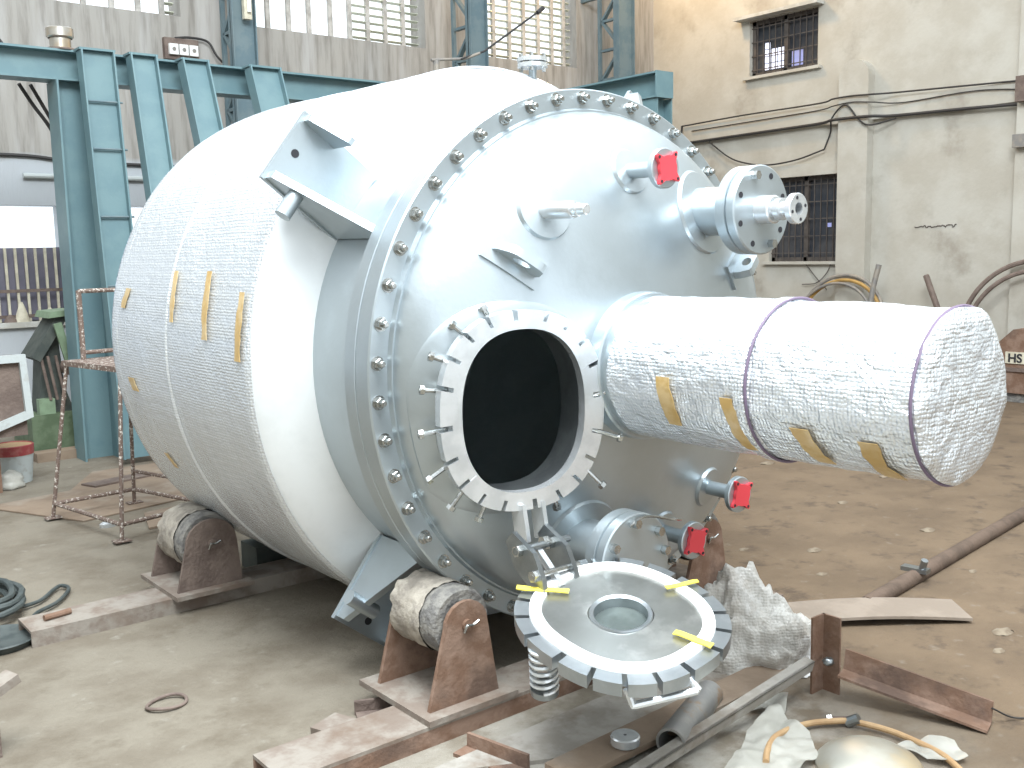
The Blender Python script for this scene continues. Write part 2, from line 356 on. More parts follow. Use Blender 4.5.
def right_window(n, r, cols, rows, lit):
    y0, y1, z0, z1 = r
    root = bpy.data.objects.new('window_%d' % n, None); COL.objects.link(root); root.location = (WX+.1, (y0+y1)/2, z0); tag(root, kind='structure')
    t = .05
    for a, b in (((WX+.06, y0, z0), (WX+.14, y0+t, z1)), ((WX+.06, y1-t, z0), (WX+.14, y1, z1)), ((WX+.06, y0, z0), (WX+.14, y1, z0+t)), ((WX+.06, y0, z1-t), (WX+.14, y1, z1)), ((WX+.06, (y0+y1)/2-.025, z0), (WX+.14, (y0+y1)/2+.025, z1))):
        MB().bb(a, b).build('window_frame', 'frame_dark', root, smooth=False)
    for a, b in ((y0+t, (y0+y1)/2-.025), ((y0+y1)/2+.025, y1-t)):
        MB().bb((WX+.11, a, z0+t), (WX+.125, b, z1-t)).build('pane', 'glass_dark', root, smooth=False)
    for i in range(cols):
        y = y0+t+(y1-y0-2*t)*(i+.5)/cols
        MB().bb((WX+.03, y-.004, z0), (WX+.042, y+.004, z1)).build('grille_bar', 'frame_dark', root, smooth=False)
    for i in range(rows):
        z = z0+(z1-z0)*(i+.5)/rows
        MB().bb((WX+.042, y0, z-.006), (WX+.05, y1, z+.006)).build('grille_rail', 'frame_dark', root, smooth=False)
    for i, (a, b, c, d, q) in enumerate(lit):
        MB().bb((WX+.104, a, c), (WX+.109, b, d)).build('glow_panel', q, root, smooth=False)  # added glowing panels on the opaque pane, no lit room behind
    MB().bb((WX-.06, y0-.06, z0-.035), (WX+.02, y1+.06, z0)).build('window_sill', 'wall_r', root, smooth=False)
    if n == 6: MB().bb((WX-.16, y0-.08, z1+.01), (WX+.02, y1+.14, z1+.05)).build('window_lintel', 'concrete', root, smooth=False)
    else: MB().bb((WX-.05, y0-.08, z1), (WX+.02, y1+.1, z1+.14)).build('window_lintel', 'wall_r', root, smooth=False)
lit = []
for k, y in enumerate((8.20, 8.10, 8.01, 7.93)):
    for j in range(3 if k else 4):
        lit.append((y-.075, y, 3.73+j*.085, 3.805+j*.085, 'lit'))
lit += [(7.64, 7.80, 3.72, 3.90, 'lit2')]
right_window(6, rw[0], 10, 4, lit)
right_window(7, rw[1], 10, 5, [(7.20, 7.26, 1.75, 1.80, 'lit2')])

def cable(name, pts, r, label, mt='black'):
    return single(name, MB().tube(spline(pts), r, 8), mt, label, 'cable')
cx = WX-.07
cable('wall_cable', [(cx, 9.43, 3.16), (cx, 8.4, 3.19), (cx, 7.3, 3.2), (WX-.155, 7.04, 3.215), (WX-.155, 6.8, 3.22), (WX-.155, 6.54, 3.205), (cx, 6.3, 3.2), (cx, 5.6, 3.17), (cx, 4.7, 3.13)], .010, 'black cable along the top edge of the ledge on the right wall')
cable('wall_cable', [(cx, 9.40, 2.93), (cx, 8.2, 2.95), (cx, 7.3, 2.965), (WX-.16, 7.05, 2.975), (WX-.16, 6.8, 2.975), (WX-.16, 6.53, 2.965), (cx, 6.3, 2.95), (cx, 5.5, 2.93), (cx, 4.7, 2.90)], .017, 'thick black cable along the bottom edge of the ledge on the right wall')
cable('wall_cable', [(cx, 9.42, 3.16), (cx, 9.43, 3.04), (cx, 9.40, 2.93)], .014, 'short upright cable closing the left end of the wall ledge')
cable('wall_cable', [(cx, 9.25, 3.08), (cx, 8.2, 3.10), (cx, 7.3, 3.12), (WX-.15, 7.04, 3.135), (WX-.15, 6.8, 3.15), (WX-.15, 6.54, 3.12), (cx, 6.2, 3.08), (cx, 5.4, 3.10), (cx, 4.8, 3.04)], .007, 'thin wavy wire in the middle of the wall ledge')
cable('wall_cable', [(cx, 8.95, 2.91), (cx, 8.61, 2.68), (cx, 8.31, 2.58), (cx, 8.0, 2.54), (cx, 7.59, 2.57), (cx, 7.2, 2.66)], .010, 'black cable sagging in a long curve above the lower window')
cable('wall_cable', [(cx, 7.2, 2.66), (cx, 7.12, 2.85), (WX-.15, 7.05, 3.0), (WX-.16, 6.87, 3.13), (WX-.155, 6.7, 2.95), (WX-.155, 6.55, 2.87), (cx, 6.28, 2.92)], .010, 'kinked black cable crossing the rounded wall pier')
single('junction_box', MB().bb((WX-.2, 4.78, 2.47), (WX-.1, 4.93, 2.6)), 'grey_tube', 'small grey junction box at the right edge of the photo', 'box', smooth=False)
single('junction_box', MB().bb((WX-.2, 4.72, 2.92), (WX-.1, 4.92, 3.17)), 'rust_dark', 'dark box where the wall cables end at the far right', 'box', smooth=False)
# scribble on the plaster
mb = MB(); zz = []
for i in range(40):
    t = i/39; zz.append((WX-.004, 6.06-.48*t, 1.715+.028*noise.noise((t*23, .3, 1))+.012*noise.noise((t*60, 2, 1))))
single('wall_scribble', MB().tube(zz, .006, 6), 'frame_dark', 'faint dark scribble of handwriting on the right wall plaster', 'writing')

# ================================================================== LACED COLUMNS
def laced_column(x0, x1, label):
    yf, yb = 9.25, 9.68; xm = (x0+x1)/2
    root = thing('laced_column', (xm, 9.55, 0), label, 'column', 'laced steel wall columns')
    w = x1-x0
    MB().bb((xm-.02, yb-.02, 0), (xm+.02, yb+.02, 6.8)).build('rear_chord', 'blue_dark', root, smooth=False)
    for y in (yf,):
        MB().bb((x0, y-.006, 0), (x1, y+.006, 6.8)).bb((x0, y-.05, 0), (x0+.012, y+.05, 6.8)).bb((x1-.012, y-.05, 0), (x1, y+.05, 6.8)).build('chord', 'blue_dark', root, smooth=False)
    z = 2.6; k = 0
    for zt in (.5, 2.5, 4.7, 6.5): MB().bb((xm-.03, yb+.01, zt), (xm+.03, WY, zt+.04)).build('wall_tie', 'blue_dark', root, smooth=False)
    while z < 6.6:
        a, b = ((yf+.05, yb-.05) if k % 2 == 0 else (yb-.05, yf+.05))
        MB().bar((xm, a, z), (xm, b, z+.36), .03, .055, (1, 0, 0)).build('lacing_bar', 'blue_dark', root, smooth=False)
        MB().bar((xm, yf+.05, z), (xm, yb-.05, z), .03, .05, (1, 0, 0)).build('lacing_strut', 'blue_dark', root, smooth=False)
        z += .36; k += 1
    return root
c1 = laced_column(4.21, 4.45, 'blue grey laced steel column left, with a white tube light on it')
laced_column(6.98, 7.22, 'blue grey laced steel column between the two bright louvred windows')
laced_column(9.27, 9.55, 'laced steel column nearest the orange lit corner')
t_ = thing('tube_light', (4.34, 9.17, 3.74), 'white tube light fitting on the left laced column', 'lamp')
MB().bb((4.31, 9.15, 3.74), (4.385, 9.20, 4.9)).build('housing', 'cream', t_, smooth=False)
MB().tube([(4.35, 9.13, 3.80), (4.35, 9.13, 4.86)], .018).build('tube', 'white', t_)

# switch board
t_ = thing('switch_board', (4.0, 9.96, 3.46), 'brown board with three white sockets on the cement wall', 'switch board')
MB().bb((3.84, 9.94, 3.46), (4.18, 10.0, 3.66)).build('back_board', 'rust_dark', t_, smooth=False)
for i in range(3):
    q = MB().bb((3.875+i*.1, 9.905, 3.50), (3.96+i*.1, 9.94, 3.60)).build('socket', 'white', t_, smooth=False)
    MB().lathe([(0, .0001), (0, .018), (.01, .018)], lambda t, r, a, x=3.918+i*.1: Vector((x+r*cos(a), 9.898+t, 3.55+r*sin(a))), 12).build('switch_knob', 'grey_tube', q)
cable('switch_cable', [(3.95, 9.95, 3.66), (4.1, 9.95, 3.68), (4.28, 9.95, 3.66), (4.36, 9.92, 3.52), (4.5, 9.92, 3.40)], .012, 'dark cables leaving the socket board towards the column')

# ================================================================== BLUE GANTRY
def hsec(mb, a, b, w, d, t, upv):
    """H section a->b : flanges w wide, depth d along upv"""
    a, b = Vector(a), Vector(b); tt = (b-a).normalized(); x = tt.cross(Vector(upv)).normalized(); z = x.cross(tt)
    for sgn in (-1, 1):
        mb.bar(a+z*sgn*(d/2-t/2), b+z*sgn*(d/2-t/2), w, t, z)
    mb.bar(a, b, t, d-2*t, z); return mb
g = thing('blue_gantry', (4.5, 8.1, 0), 'blue painted steel gantry frame standing behind the vessel', 'gantry')
MB_ = hsec(MB(), (-1.5, 8.2, 2.985), (7.0, 8.2, 2.985), .2, .225, .016, (0, 0, 1)); MB_.build('cross_beam', 'blue', g, smooth=False)
hsec(MB(), (6.96, 6.36, 2.985), (6.96, 8.08, 2.985), .2, .225, .016, (0, 0, 1)).build('side_beam', 'blue', g, smooth=False)
MB().bb((6.85, 6.34, 2.87), (7.07, 6.355, 3.1)).build('end_plate', 'blue', g, smooth=False)
hsec(MB(), (2.42, 8.2, 0), (2.42, 8.2, 2.872), .26, .26, .014, (1, 0, 0)).build('column', 'blue', g, smooth=False)
hsec(MB(), (6.98, 6.46, 0), (6.98, 6.46, 2.872), .2, .2, .014, (1, 0, 0)).build('column', 'blue', g, smooth=False)
hsec(MB(), (4.5, 8.2, 0), (4.5, 8.2, 2.872), .26, .26, .014, (1, 0, 0)).build('column', 'blue', g, smooth=False)
# leaning members with top plates
def raker(xt0, xt1, yt, foot, label, ties):
    xm = (xt0+xt1)/2; w = xt1-xt0
    top = Vector((xm, yt, 3.07)); ft = Vector((xm+foot[0], yt+foot[1], 0.05))
    r_ = thing('leaning_beam', (ft.x, ft.y, 0), label, 'steel beam', 'blue beams leaning on the gantry')
    d = (ft-top).normalized(); x = Vector((1, 0, 0)); z = x.cross(d).normalized()
    # web faces the camera, flanges at both sides standing proud
    MB().bar(top, ft, w, .012, z).build('web', 'blue', r_, smooth=False)
    for sgn in (-1, 1):
        MB().bar(top+x*sgn*(w/2-.005), ft+x*sgn*(w/2-.005), .012, .12, z).build('flange', 'blue', r_, smooth=False)
    MB().box(top+Vector((.0, .02, .012)), (w+.02, .14, .016)).build('cap_plate', 'blue', r_, smooth=False)
    for f in ties:
        p = top.lerp(ft, f)
        MB().tube([p-x*(w/2-.02)-z*.0+Vector((0, -.03, 0)), p+x*(w/2+.03)+Vector((0, -.03, 0))], .008, 8).build('tie_rod', 'blue_dark', r_)
    return r_
raker(2.43, 2.67, 7.96, (.02, -.25), 'widest blue beam leaning on the gantry, next to its left column', (.12, .235, .40, .57))
raker(2.79, 2.99, 7.96, (-.04, -.75), 'second blue beam from the left leaning on the gantry', ())
raker(3.19, 3.40, 7.96, (.0, -1.1), 'third blue beam from the left leaning on the gantry', ())
raker(3.75, 4.02, 7.96, (.1, -1.0), 'rightmost blue beam leaning on the gantry, partly behind the vessel', ())
t_ = thing('steel_fitting', (2.375, 8.2, 3.098), 'short shiny steel flange fitting standing on the blue gantry beam', 'fitting')
L_ = lambda t, r, a: Vector((2.375+r*cos(a), 8.2+r*sin(a), 3.098+t))
MB().lathe([(0, .0001), (0, .115), (.012, .115), (.012, .06)], L_, 24).build('base_flange', 'rust_dark', t_)
MB().lathe([(.012, .075), (.09, .075), (.095, .06)], L_, 24).build('neck', 'fitting_steel', t_)
MB().lathe([(.09, .085), (.10, .097), (.16, .097), (.168, .085), (.168, .0001)], L_, 24).build('cap', 'fitting_steel', t_)
cable('hanging_wire', [(2.1, 8.35, 2.86), (2.2, 8.4, 2.72), (2.33, 8.45, 2.55), (2.45, 8.5, 2.3)], .014, 'black wire slanting down behind the gantry beam at far left')
cable('hanging_wire', [(2.18, 8.35, 2.86), (2.28, 8.4, 2.70), (2.36, 8.42, 2.55), (2.47, 8.5, 2.3)], .014, 'second black wire slanting down beside the first behind the gantry beam')
cable('hanging_wire', [(1.75, 8.2, 3.32), (1.9, 8.2, 3.2), (1.98, 8.2, 3.10)], .012, 'black wire coming in from the left onto the gantry beam')
t_ = thing('hand_pump', (5.85, 8.2, 3.098), 'small hand pump with a long slanting lever on the gantry beam', 'pump')
MB().bb((5.62, 8.1, 3.098), (6.1, 8.3, 3.16)).build('base', 'blue_dark', t_, smooth=False)
MB().tube([(5.8, 8.2, 3.16), (5.8, 8.2, 3.36)], .035).build('body', 'grey_tube', t_)
MB().tube([(5.74, 8.2, 3.36), (6.1, 8.15, 3.40), (6.25, 8.1, 3.46)], .014).build('pivot_arm', 'grey_tube', t_)
MB().tube([(6.05, 8.15, 3.39), (6.30, 8.1, 3.48), (6.95, 8.0, 3.93)], .010).build('lever', 'black', t_)
MB().tube([(6.91, 8.0, 3.90), (6.99, 8.0, 3.96)], .022).build('grip', 'black', t_)

# ================================================================== VESSEL
V = .9503; C0 = Vector((2.6221, 2.7326, 1.1368)); TL = .014
def vw(u, s, w): return C0 + V*Vector((u, s, w+TL*s))
def ax(u0=0, w0=0, tw=0):
    return lambda s, r, a: vw(u0+r*cos(a), s, w0+tw*s+r*sin(a))
HD, HR = .30, .95
def head_s(u, w):
    q = min(1, hypot(u, w)/HR); return -HD*sqrt(max(0, 1-q*q))
ves = thing('pressure_vessel', (C0.x, C0.y+.9, 0), 'large silver pressure vessel lying on rollers, wrapped in bubble wrap', 'vessel')
# manhole frame (normal tilted with the dished head)
mc = Vector((-.60, -.28, -.098)); me1 = Vector((.982, -.19, 0)); me2 = Vector((0, 0, 1)); mn = Vector((-.19, -.982, 0))
def sup(t, a, b, n=2.35):
    c, s_ = cos(t), sin(t); return (a*abs(c)**(2/n)*(1 if c >= 0 else -1), b*abs(s_)**(2/n)*(1 if s_ >= 0 else -1))
def mh(x, y, d):      # x,y in the ring plane, d outwards
    q = mc+me1*x+me2*y+mn*d; return vw(q.x, q.y, q.z)
# --- dished head with the manhole opening (polar grid round the opening)
def head_mesh(off, a, b, Rr, n=96, rows=26):
    mb = MB(); hx, hw = mc.x+.012, mc.z; vs = []
    for i in range(rows+1):
        f = i/rows
        for j in range(n):
            t = 2*pi*j/n; x, y = sup(t, a, b); px, py = hx+x, hw+y
            dx, dy = cos(t), sin(t)
            # far end: on the outer circle along direction of (x,y)
            l = hypot(x, y); dx, dy = x/l, y/l
            bq = px*dx+py*dy; cq = px*px+py*py-Rr*Rr; k = -bq+sqrt(max(0, bq*bq-cq))
            g_ = 1-(1-f)**1.6
            u, w = px+dx*k*g_, py+dy*k*g_
            if i == rows: s = 0
            else: s = head_s(u, w)
            vs.append(vw(u, s+off, w))
    fs = [(i*n+j, i*n+(j+1) % n, (i+1)*n+(j+1) % n, (i+1)*n+j) for i in range(rows) for j in range(n)]
    return mb.add(vs, fs)
head_mesh(0, .25, .292, HR).build('dished_head', 'silver', ves)
mb = head_mesh(.022, .25, .292, .93)
mb.lathe([(.02, .93), (2.0, .93), (2.12, .8), (2.2, .5), (2.22, .001)], ax(), 64)
mb.build('inner_lining', 'liner', ves)
# --- body flanges, neck, jacket
F1 = MB().lathe([(.02, .94), (-.012, .945), (-.012, .955), (.005, .962), (.005, 1.030), (.010, 1.035), (.086, 1.035), (.089, 1.03), (.089, .95)], ax(), 128).build('head_flange', 'silver', ves)
F2 = MB().lathe([(.093, .95), (.093, 1.030), (.096, 1.035), (.160, 1.035), (.165, 1.03), (.165, .97)], ax(), 128).build('body_flange', 'silver', ves)
MB().lathe([(.085, 1.018), (.097, 1.018)], ax(), 96).build('flange_gasket', 'gasket', ves)
MB().lathe([(.16, .978), (.20, .975), (.52, .975)], ax(), 96).build('shell_neck', 'silver', ves)
MB().lathe([(.495, .975), (.50, .99), (.515, 1.03), (.535, 1.09), (.56, 1.155), (.58, 1.182), (.60, 1.186), (.70, 1.186)], ax(), 96).build('jacket_closure', 'closure', ves)
def lumpy(prof_s, r0, amp, seed, n=144, rows=40, u0=0, w0=0, tw=0, taper=0):
    s0, s1 = prof_s; mb = MB(); vs = []
    for i in range(rows+1):
        s = s0+(s1-s0)*i/rows
        for j in range(n):
            a = 2*pi*j/n
            r = r0+taper*(i/rows)+amp*noise.noise((s*4+seed, cos(a)*2.2, sin(a)*2.2))+amp*.45*noise.noise((s*16+seed, cos(a)*8, sin(a)*8))
            if i in (0, rows): r -= .012
            vs.append(vw(u0+r*cos(a), s, w0+tw*s+r*sin(a)))
    return mb.add(vs, [(i*n+j, i*n+(j+1) % n, (i+1)*n+(j+1) % n, (i+1)*n+j) for i in range(rows) for j in range(n)])
lumpy((.578, 1.39), 1.192, .006, 3).build('wrap_sheet', 'wrap_body', ves)
lumpy((1.37, 1.99), 1.197, .006, 9).build('wrap_sheet', 'wrap_body', ves)
lumpy((1.98, 2.10), 1.190, .006, 15, rows=6).build('wrap_sheet', 'wrap_body', ves)
MB().lathe([(2.09, 1.188), (2.13, 1.15), (2.22, 1.0), (2.32, .75), (2.38, .4), (2.40, .001)], ax(), 96).build('rear_head', 'wrap', ves)
def cyl_patch(s0, s1, a0, a1, r, u0=0, w0=0, tw=0, skew=0, th=.002, n=10, m_=3):
    mb = MB(); vs = []
    for lay in (0, th):
        for i in range(n+1):
            for j in range(m_+1):
                f, g2 = i/n, j/m_; a = R(a0+(a1-a0)*f); s = s0+(s1-s0)*g2+skew*f+.012*noise.noise((f*5+s0*31, g2*2.5, a0))*(1 if j in (0, m_) else 0)
                rr = r+lay+.0015*noise.noise((f*7+s0*9, g2*3, lay*40))
                vs.append(vw(u0+rr*cos(a), s, w0+tw*s+rr*sin(a)))
    k = (n+1)*(m_+1); fs = []
    for i in range(n):
        for j in range(m_):
            q = (i*(m_+1)+j, i*(m_+1)+j+1, (i+1)*(m_+1)+j+1, (i+1)*(m_+1)+j); fs.append(tuple(x+k for x in q)); fs.append(tuple(reversed(q)))
    b = [j for j in range(m_+1)]+[(i+1)*(m_+1)-1 for i in range(1, n+1)]+[n*(m_+1)+j for j in range(m_-1, -1, -1)]+[i*(m_+1) for i in range(n-1, 0, -1)]
    for i in range(len(b)):
        x, y = b[i], b[(i+1) % len(b)]; fs.append((x, y, y+k, x+k))
    return mb.add(vs, fs)
for s0, s1, a0, a1, sk in ((1.30, 1.37, 162.5, 172.8, -.02), (.955, 1.035, 162.3, 175.2, -.03), (.625, .70, 165.8, 178, 0), (1.83, 1.93, 166.8, 171.2, .04), (1.80, 1.93, 186.4, 189.2, -.03), (1.69, 1.76, 203.6, 207, -.04)):
    cyl_patch(s0, s0+(s1-s0)*.58, a0, a1, 1.2025, skew=sk).build('packing_tape', 'tan', ves)
# --- flange bolts
mbb = MB()
def local_nut(mb, t0, t1, r, n=6):
    return mb.lathe([(t0, .0001), (t0, r), (t1, r), (t1+.003, r*.86), (t1+.003, .0001)], lambda t, r_, a: Vector((r_*cos(a), -t, r_*sin(a))), n)
local_nut(mbb, -.001, .017, .0185); mbb.lathe([(.02, .0001), (.017, .0105), (.034, .0105), (.037, .008), (.037, .0001)], lambda t, r_, a: Vector((r_*cos(a), -t, r_*sin(a))), 10)
mbb.lathe([(-.002, .0001), (-.002, .024), (.003, .024), (.003, .0001)], lambda t, r_, a: Vector((r_*cos(a), -t, r_*sin(a))), 14)
b0 = None; rl = root_loc(ves)
for k in range(48):
    a = .8435+k*2*pi/48; p = vw(1.0*cos(a), .005, 1.0*sin(a))
    mt = Matrix.Translation(p-rl) @ Matrix.Rotation(random.random()*6, 4, 'Y')
    if b0 is None:
        b0 = mbb.build('flange_bolt', 'bolt', ves, local=True); b0.matrix_basis = mt
    else: share(b0, mt, ves)
# --- support lugs
def lug(th, boss):
    a = R(th); er = Vector((cos(a), 0, sin(a))); et = Vector((-sin(a), 0, cos(a)))
    P = lambda r, t, s: vw(*(er*r+et*t+Vector((0, s, 0))))
    root = MB().prism([P(.97, -.15, .49), P(1.335, -.15, .49), P(1.335, .15, .49), P(.97, .15, .49)], (0, .02*V, 0)).build('lug_plate', 'silver', ves, smooth=False)
    for t in (-.13, .13):
        MB().prism([P(1.17, t-.014, .49), P(1.32, t-.014, .49), P(1.32, t-.014, .45), P(1.19, t-.014, .36), P(1.17, t-.014, .36)] if (th == 142 and t < 0) else [P(.97, t-.014, .49), P(1.32, t-.014, .49), P(1.32, t-.014, .44), P(1.0, t-.014, .19), P(.97, t-.014, .19)], P(.97, t+.014, .49)-P(.97, t-.014, .49)).build('gusset', 'silver', root, smooth=False)
    MB().lathe([(.4885, .0001), (.4885, .016), (.4905, .016)], lambda s, r, b: P(1.28+r*cos(b), r*sin(b), s), 12).build('bolt_hole', 'hole', root)
    if boss:
        MB().tube([P(1.22, -.235*boss, .42), P(1.22, -.145*boss, .42)] if boss < 0 else [P(1.24, -.20, .40), P(1.24, -.06, .40)], .028, 14).build('boss_tube', 'silver', root)
    return root
lug(142, -1); lug(232, 1); lug(52, 0); lug(322, 0)
# --- pads and nozzles on the head
def pad(u0, w0, ri, ro, h=.012, n=40):
    mb = MB(); vs = []
    for k, (r, hh) in enumerate(((ri, h), (ro-.008, h), (ro, 0))):
        for j in range(n):
            a = 2*pi*j/n; u, w = u0+r*cos(a), w0+r*sin(a); q = hypot(u, w)
            if q > .935: u, w = u*.935/q, w*.935/q
            vs.append(vw(u, head_s(u, w)-hh, w))
    return mb.add(vs, [(i*n+j, i*n+(j+1) % n, (i+1)*n+(j+1) % n, (i+1)*n+j) for i in range(2) for j in range(n)])
def ring_cyl(u0, w0, prof, n=36, **k): return MB().lathe(prof, ax(u0, w0), n)
def red_nozzle(u0, w0, se, ang):
    sb = head_s(u0, w0)+.05
    root = ring_cyl(u0, w0, [(sb, .029), (se+.02, .029)], 24).build('nozzle', 'silver', ves)
    pad(u0, w0, .028, .085).build('nozzle_pad', 'silver', root)
    ring_cyl(u0, w0, [(se+.024, .03), (se+.024, .068), (se+.021, .072), (se+.003, .072), (se, .068), (se, .0001)], 36).build('nozzle_flange', 'silver', root)
    P = []
    for j in range(72):
        a = 2*pi*j/72; q = .044
        for k in range(4):
            d = (a-(ang+pi/4+k*pi/2)+pi) % (2*pi)-pi; q += .030*math.exp(-(d/.20)**2)
        P.append((q*cos(a), q*sin(a)))
    cap = MB().prism([vw(u0+x, se-.001, w0+y) for x, y in P], (0, -.014*V, 0)).build('red_cap', 'red', root, smooth=False)
    for k in range(4):
        a = ang+pi/4+k*pi/2; x, y = .060*cos(a), .060*sin(a)
        ring_cyl(u0+x, w0+y, [(se-.0165, .0001), (se-.0165, .006), (se-.014, .006)], 10).build('cap_hole', 'hole', cap)
red_nozzle(-.012, .718, -.376, R(8)); red_nozzle(.418, -.540, -.377, R(-12)); red_nozzle(.141, -.672, -.381, R(-14))
def hexbolt(u, w, s0, s1, r, parent): ring_cyl(u, w, [(s0, r), (s1, r), (s1, .0001)], 6).build('hex_bolt', 'bolt', parent, smooth=False)
def big_nozzle(u0, w0, holes, bolts, small):
    root = ring_cyl(u0, w0, [(head_s(u0, w0)+.06, .094), (-.40, .094)], 48).build('nozzle', 'silver', ves)
    pad(u0, w0, .09, .165, .012, 56).build('nozzle_pad', 'silver', root)
    ring_cyl(u0, w0, [(-.395, .09), (-.395, .160), (-.400, .165), (-.440, .165), (-.443, .160), (-.443, .09)], 56).build('nozzle_flange', 'silver', root)
    ring_cyl(u0, w0, [(-.440, .150), (-.452, .150)], 48).build('nozzle_gasket', 'hole', root)
    bf = ring_cyl(u0, w0, [(-.449, .09), (-.449, .160), (-.452, .166), (-.484, .166), (-.488, .161), (-.488, .0001)], 56).build('blind_flange', 'silver', root)
    for a in holes:
        x, y = .135*cos(R(a)), .135*sin(R(a)); ring_cyl(u0+x, w0+y, [(-.4895, .0001), (-.4895, .0115), (-.487, .0115)], 14).build('bolt_hole', 'hole', bf)
    for a in bolts:
        x, y = .135*cos(R(a)), .135*sin(R(a)); hexbolt(u0+x, w0+y, -.486, -.512, .017, bf)
    if small:
        ring_cyl(u0, w0, [(-.485, .054), (-.545, .052), (-.55, .047), (-.55, .03), (-.56, .030), (-.562, .041), (-.585, .041), (-.587, .028), (-.625, .026), (-.625, .053), (-.628, .056), (-.648, .056), (-.651, .053), (-.651, .022), (-.60, .022)], 36).build('valve_stub', 'steel', root)
        for k in range(4):
            a = R(45+90*k)-.5; ring_cyl(u0+.04*cos(a), w0+.04*sin(a), [(-.652, .0001), (-.652, .0065), (-.649, .0065)], 10).build('bolt_hole', 'hole', root)
        ring_cyl(u0, w0, [(-.606, .0001), (-.606, .022)], 20).build('stub_bore', 'hole', root)
    return root
big_nozzle(.391, .572, (22, 67, 157, 202, 247, 337-10), (112, 292), True)
big_nozzle(-.285, -.632, (), (40, 95, 150, 5), False)
# thermowell pin
root = ring_cyl(-.432, .570, [(-.15, .030), (-.345, .030), (-.352, .027), (-.352, .022), (-.375, .022), (-.378, .019), (-.41, .018), (-.413, .015), (-.413, .0001)], 24).build('thermowell', 'steel', ves)
pad(-.432, .570, .03, .10).build('nozzle_pad', 'silver', root)
# lifting eyes: pad plus an upright plate with a round eye
def lifting_eye(lu, lw, ang):
    er = Vector((cos(ang), 0, sin(ang))); et = Vector((er.z, 0, -er.x)); lc = Vector((lu, 0, lw))
    def lp_(r, t, d):
        q = lc+er*r+et*t; return vw(q.x, head_s(q.x, q.z)-d, q.z)
    mb = MB(); G = [(r, t) for r in (-.105, -.05, 0, .05, .105) for t in (-.055, 0, .055)]
    mb.add([lp_(r, t, .012) for r, t in G]+[lp_(r, t, -.004) for r, t in G], [(i*3+j, i*3+j+1, (i+1)*3+j+1, (i+1)*3+j) for i in range(4) for j in range(2)]+[(15+i*3+j, 15+(i+1)*3+j, 15+(i+1)*3+j+1, 15+i*3+j+1) for i in range(4) for j in range(2)]
           + [(i*3+e, (i+1)*3+e, 15+(i+1)*3+e, 15+i*3+e) for i in range(4) for e in (0, 2)]+[(e*3+j, e*3+j+1, 15+e*3+j+1, 15+e*3+j) for j in range(2) for e in (0, 4)])
    root = mb.build('lifting_pad', 'silver', ves)
    bs = head_s(lc.x, lc.z); sl = (head_s((lc+er*.05).x, (lc+er*.05).z)-head_s((lc-er*.05).x, (lc-er*.05).z))/.1
    def le(r, t, d):
        q = lc+er*r+et*t; return vw(q.x, bs-d+r*sl, q.z)
    corners = [(-.085, -.004), (.085, -.004), (.082, .035), (.060, .082), (.045, .088), (-.045, .088), (-.060, .082), (-.082, .035)]
    no = 32; out = []; inn = []
    for j in range(no):
        f = j/no*len(corners); i = int(f); p, q = Vector(corners[i]), Vector(corners[(i+1) % len(corners)]); o = p.lerp(q, f-i); out.append(o)
        d = (o-Vector((0, .046))).normalized(); inn.append(Vector((0, .050))+Vector((d.x*.030, d.y*.022)))
    vs = [le(o.x, t, o.y) for t in (-.015, .015) for ring in (out, inn) for o in ring]; fs = []
    for j in range(no):
        k = (j+1) % no
        fs += [(j, k, no+k, no+j), (2*no+j, 3*no+j, 3*no+k, 2*no+k), (j, 2*no+j, 2*no+k, k), (no+j, no+k, 3*no+k, 3*no+j)]
    MB().add(vs, fs).build('lifting_eye', 'silver', root, angle=40)
lifting_eye(-.572, .408, R(144)); lifting_eye(.62, .36, R(30))
# --- manhole neck + slotted ring
def obr(prof, n=96):      # prof [(d, grow)]
    mb = MB(); vs = []
    for d, g_ in prof:
        for j in range(n):
            x, y = sup(2*pi*j/n, .235+g_, .277+g_); vs.append(mh(x, y, d))
    return mb.add(vs, [(i*n+j, i*n+(j+1) % n, (i+1)*n+(j+1) % n, (i+1)*n+j) for i in range(len(prof)-1) for j in range(n)])
nk = obr([(-.039, .004), (-.17, .004), (-.17, .012), (-.17, .027), (-.039, .027)]).build('manhole_neck', 'steel_dark', ves)
def slotted(fn, ai, bi, ao, bo, n_sl, depth, z0, z1, hw=.10, ph=0.0):
    """ring with radial slots cut into its outer edge; fn(x,y,d)"""
    samp = []
    for k in range(n_sl):
        t0 = 2*pi*k/n_sl+ph; st = 2*pi/n_sl; w = st*hw
        for t in [t0-w, t0-w*.5, t0, t0+w*.5, t0+w]: samp.append((t, 1))
        for i in range(5): samp.append((t0+w+(st-2*w)*i/4, 0))
    vs = []; m_ = len(samp)
    for d in (z0, z1):
        for t, sl in samp: vs.append(fn(*sup(t, ai, bi), d))
        for t, sl in samp:
            f = depth if sl else 1; vs.append(fn(*sup(t, ai+(ao-ai)*f, bi+(bo-bi)*f), d))
    fs = []
    for j in range(m_):
        k = (j+1) % m_
        fs += [(j, k, m_+k, m_+j), (2*m_+j, 3*m_+j, 3*m_+k, 2*m_+k), (m_+j, m_+k, 3*m_+k, 3*m_+j), (j, 2*m_+j, 2*m_+k, k)]
    return MB().add(vs, fs)
slotted(mh, .235, .277, .314, .340, 20, .45, .0, -.040, .075, R(4)).build('manhole_ring', 'steel', ves, angle=25)
pm = MB(); vs = []; n = 72
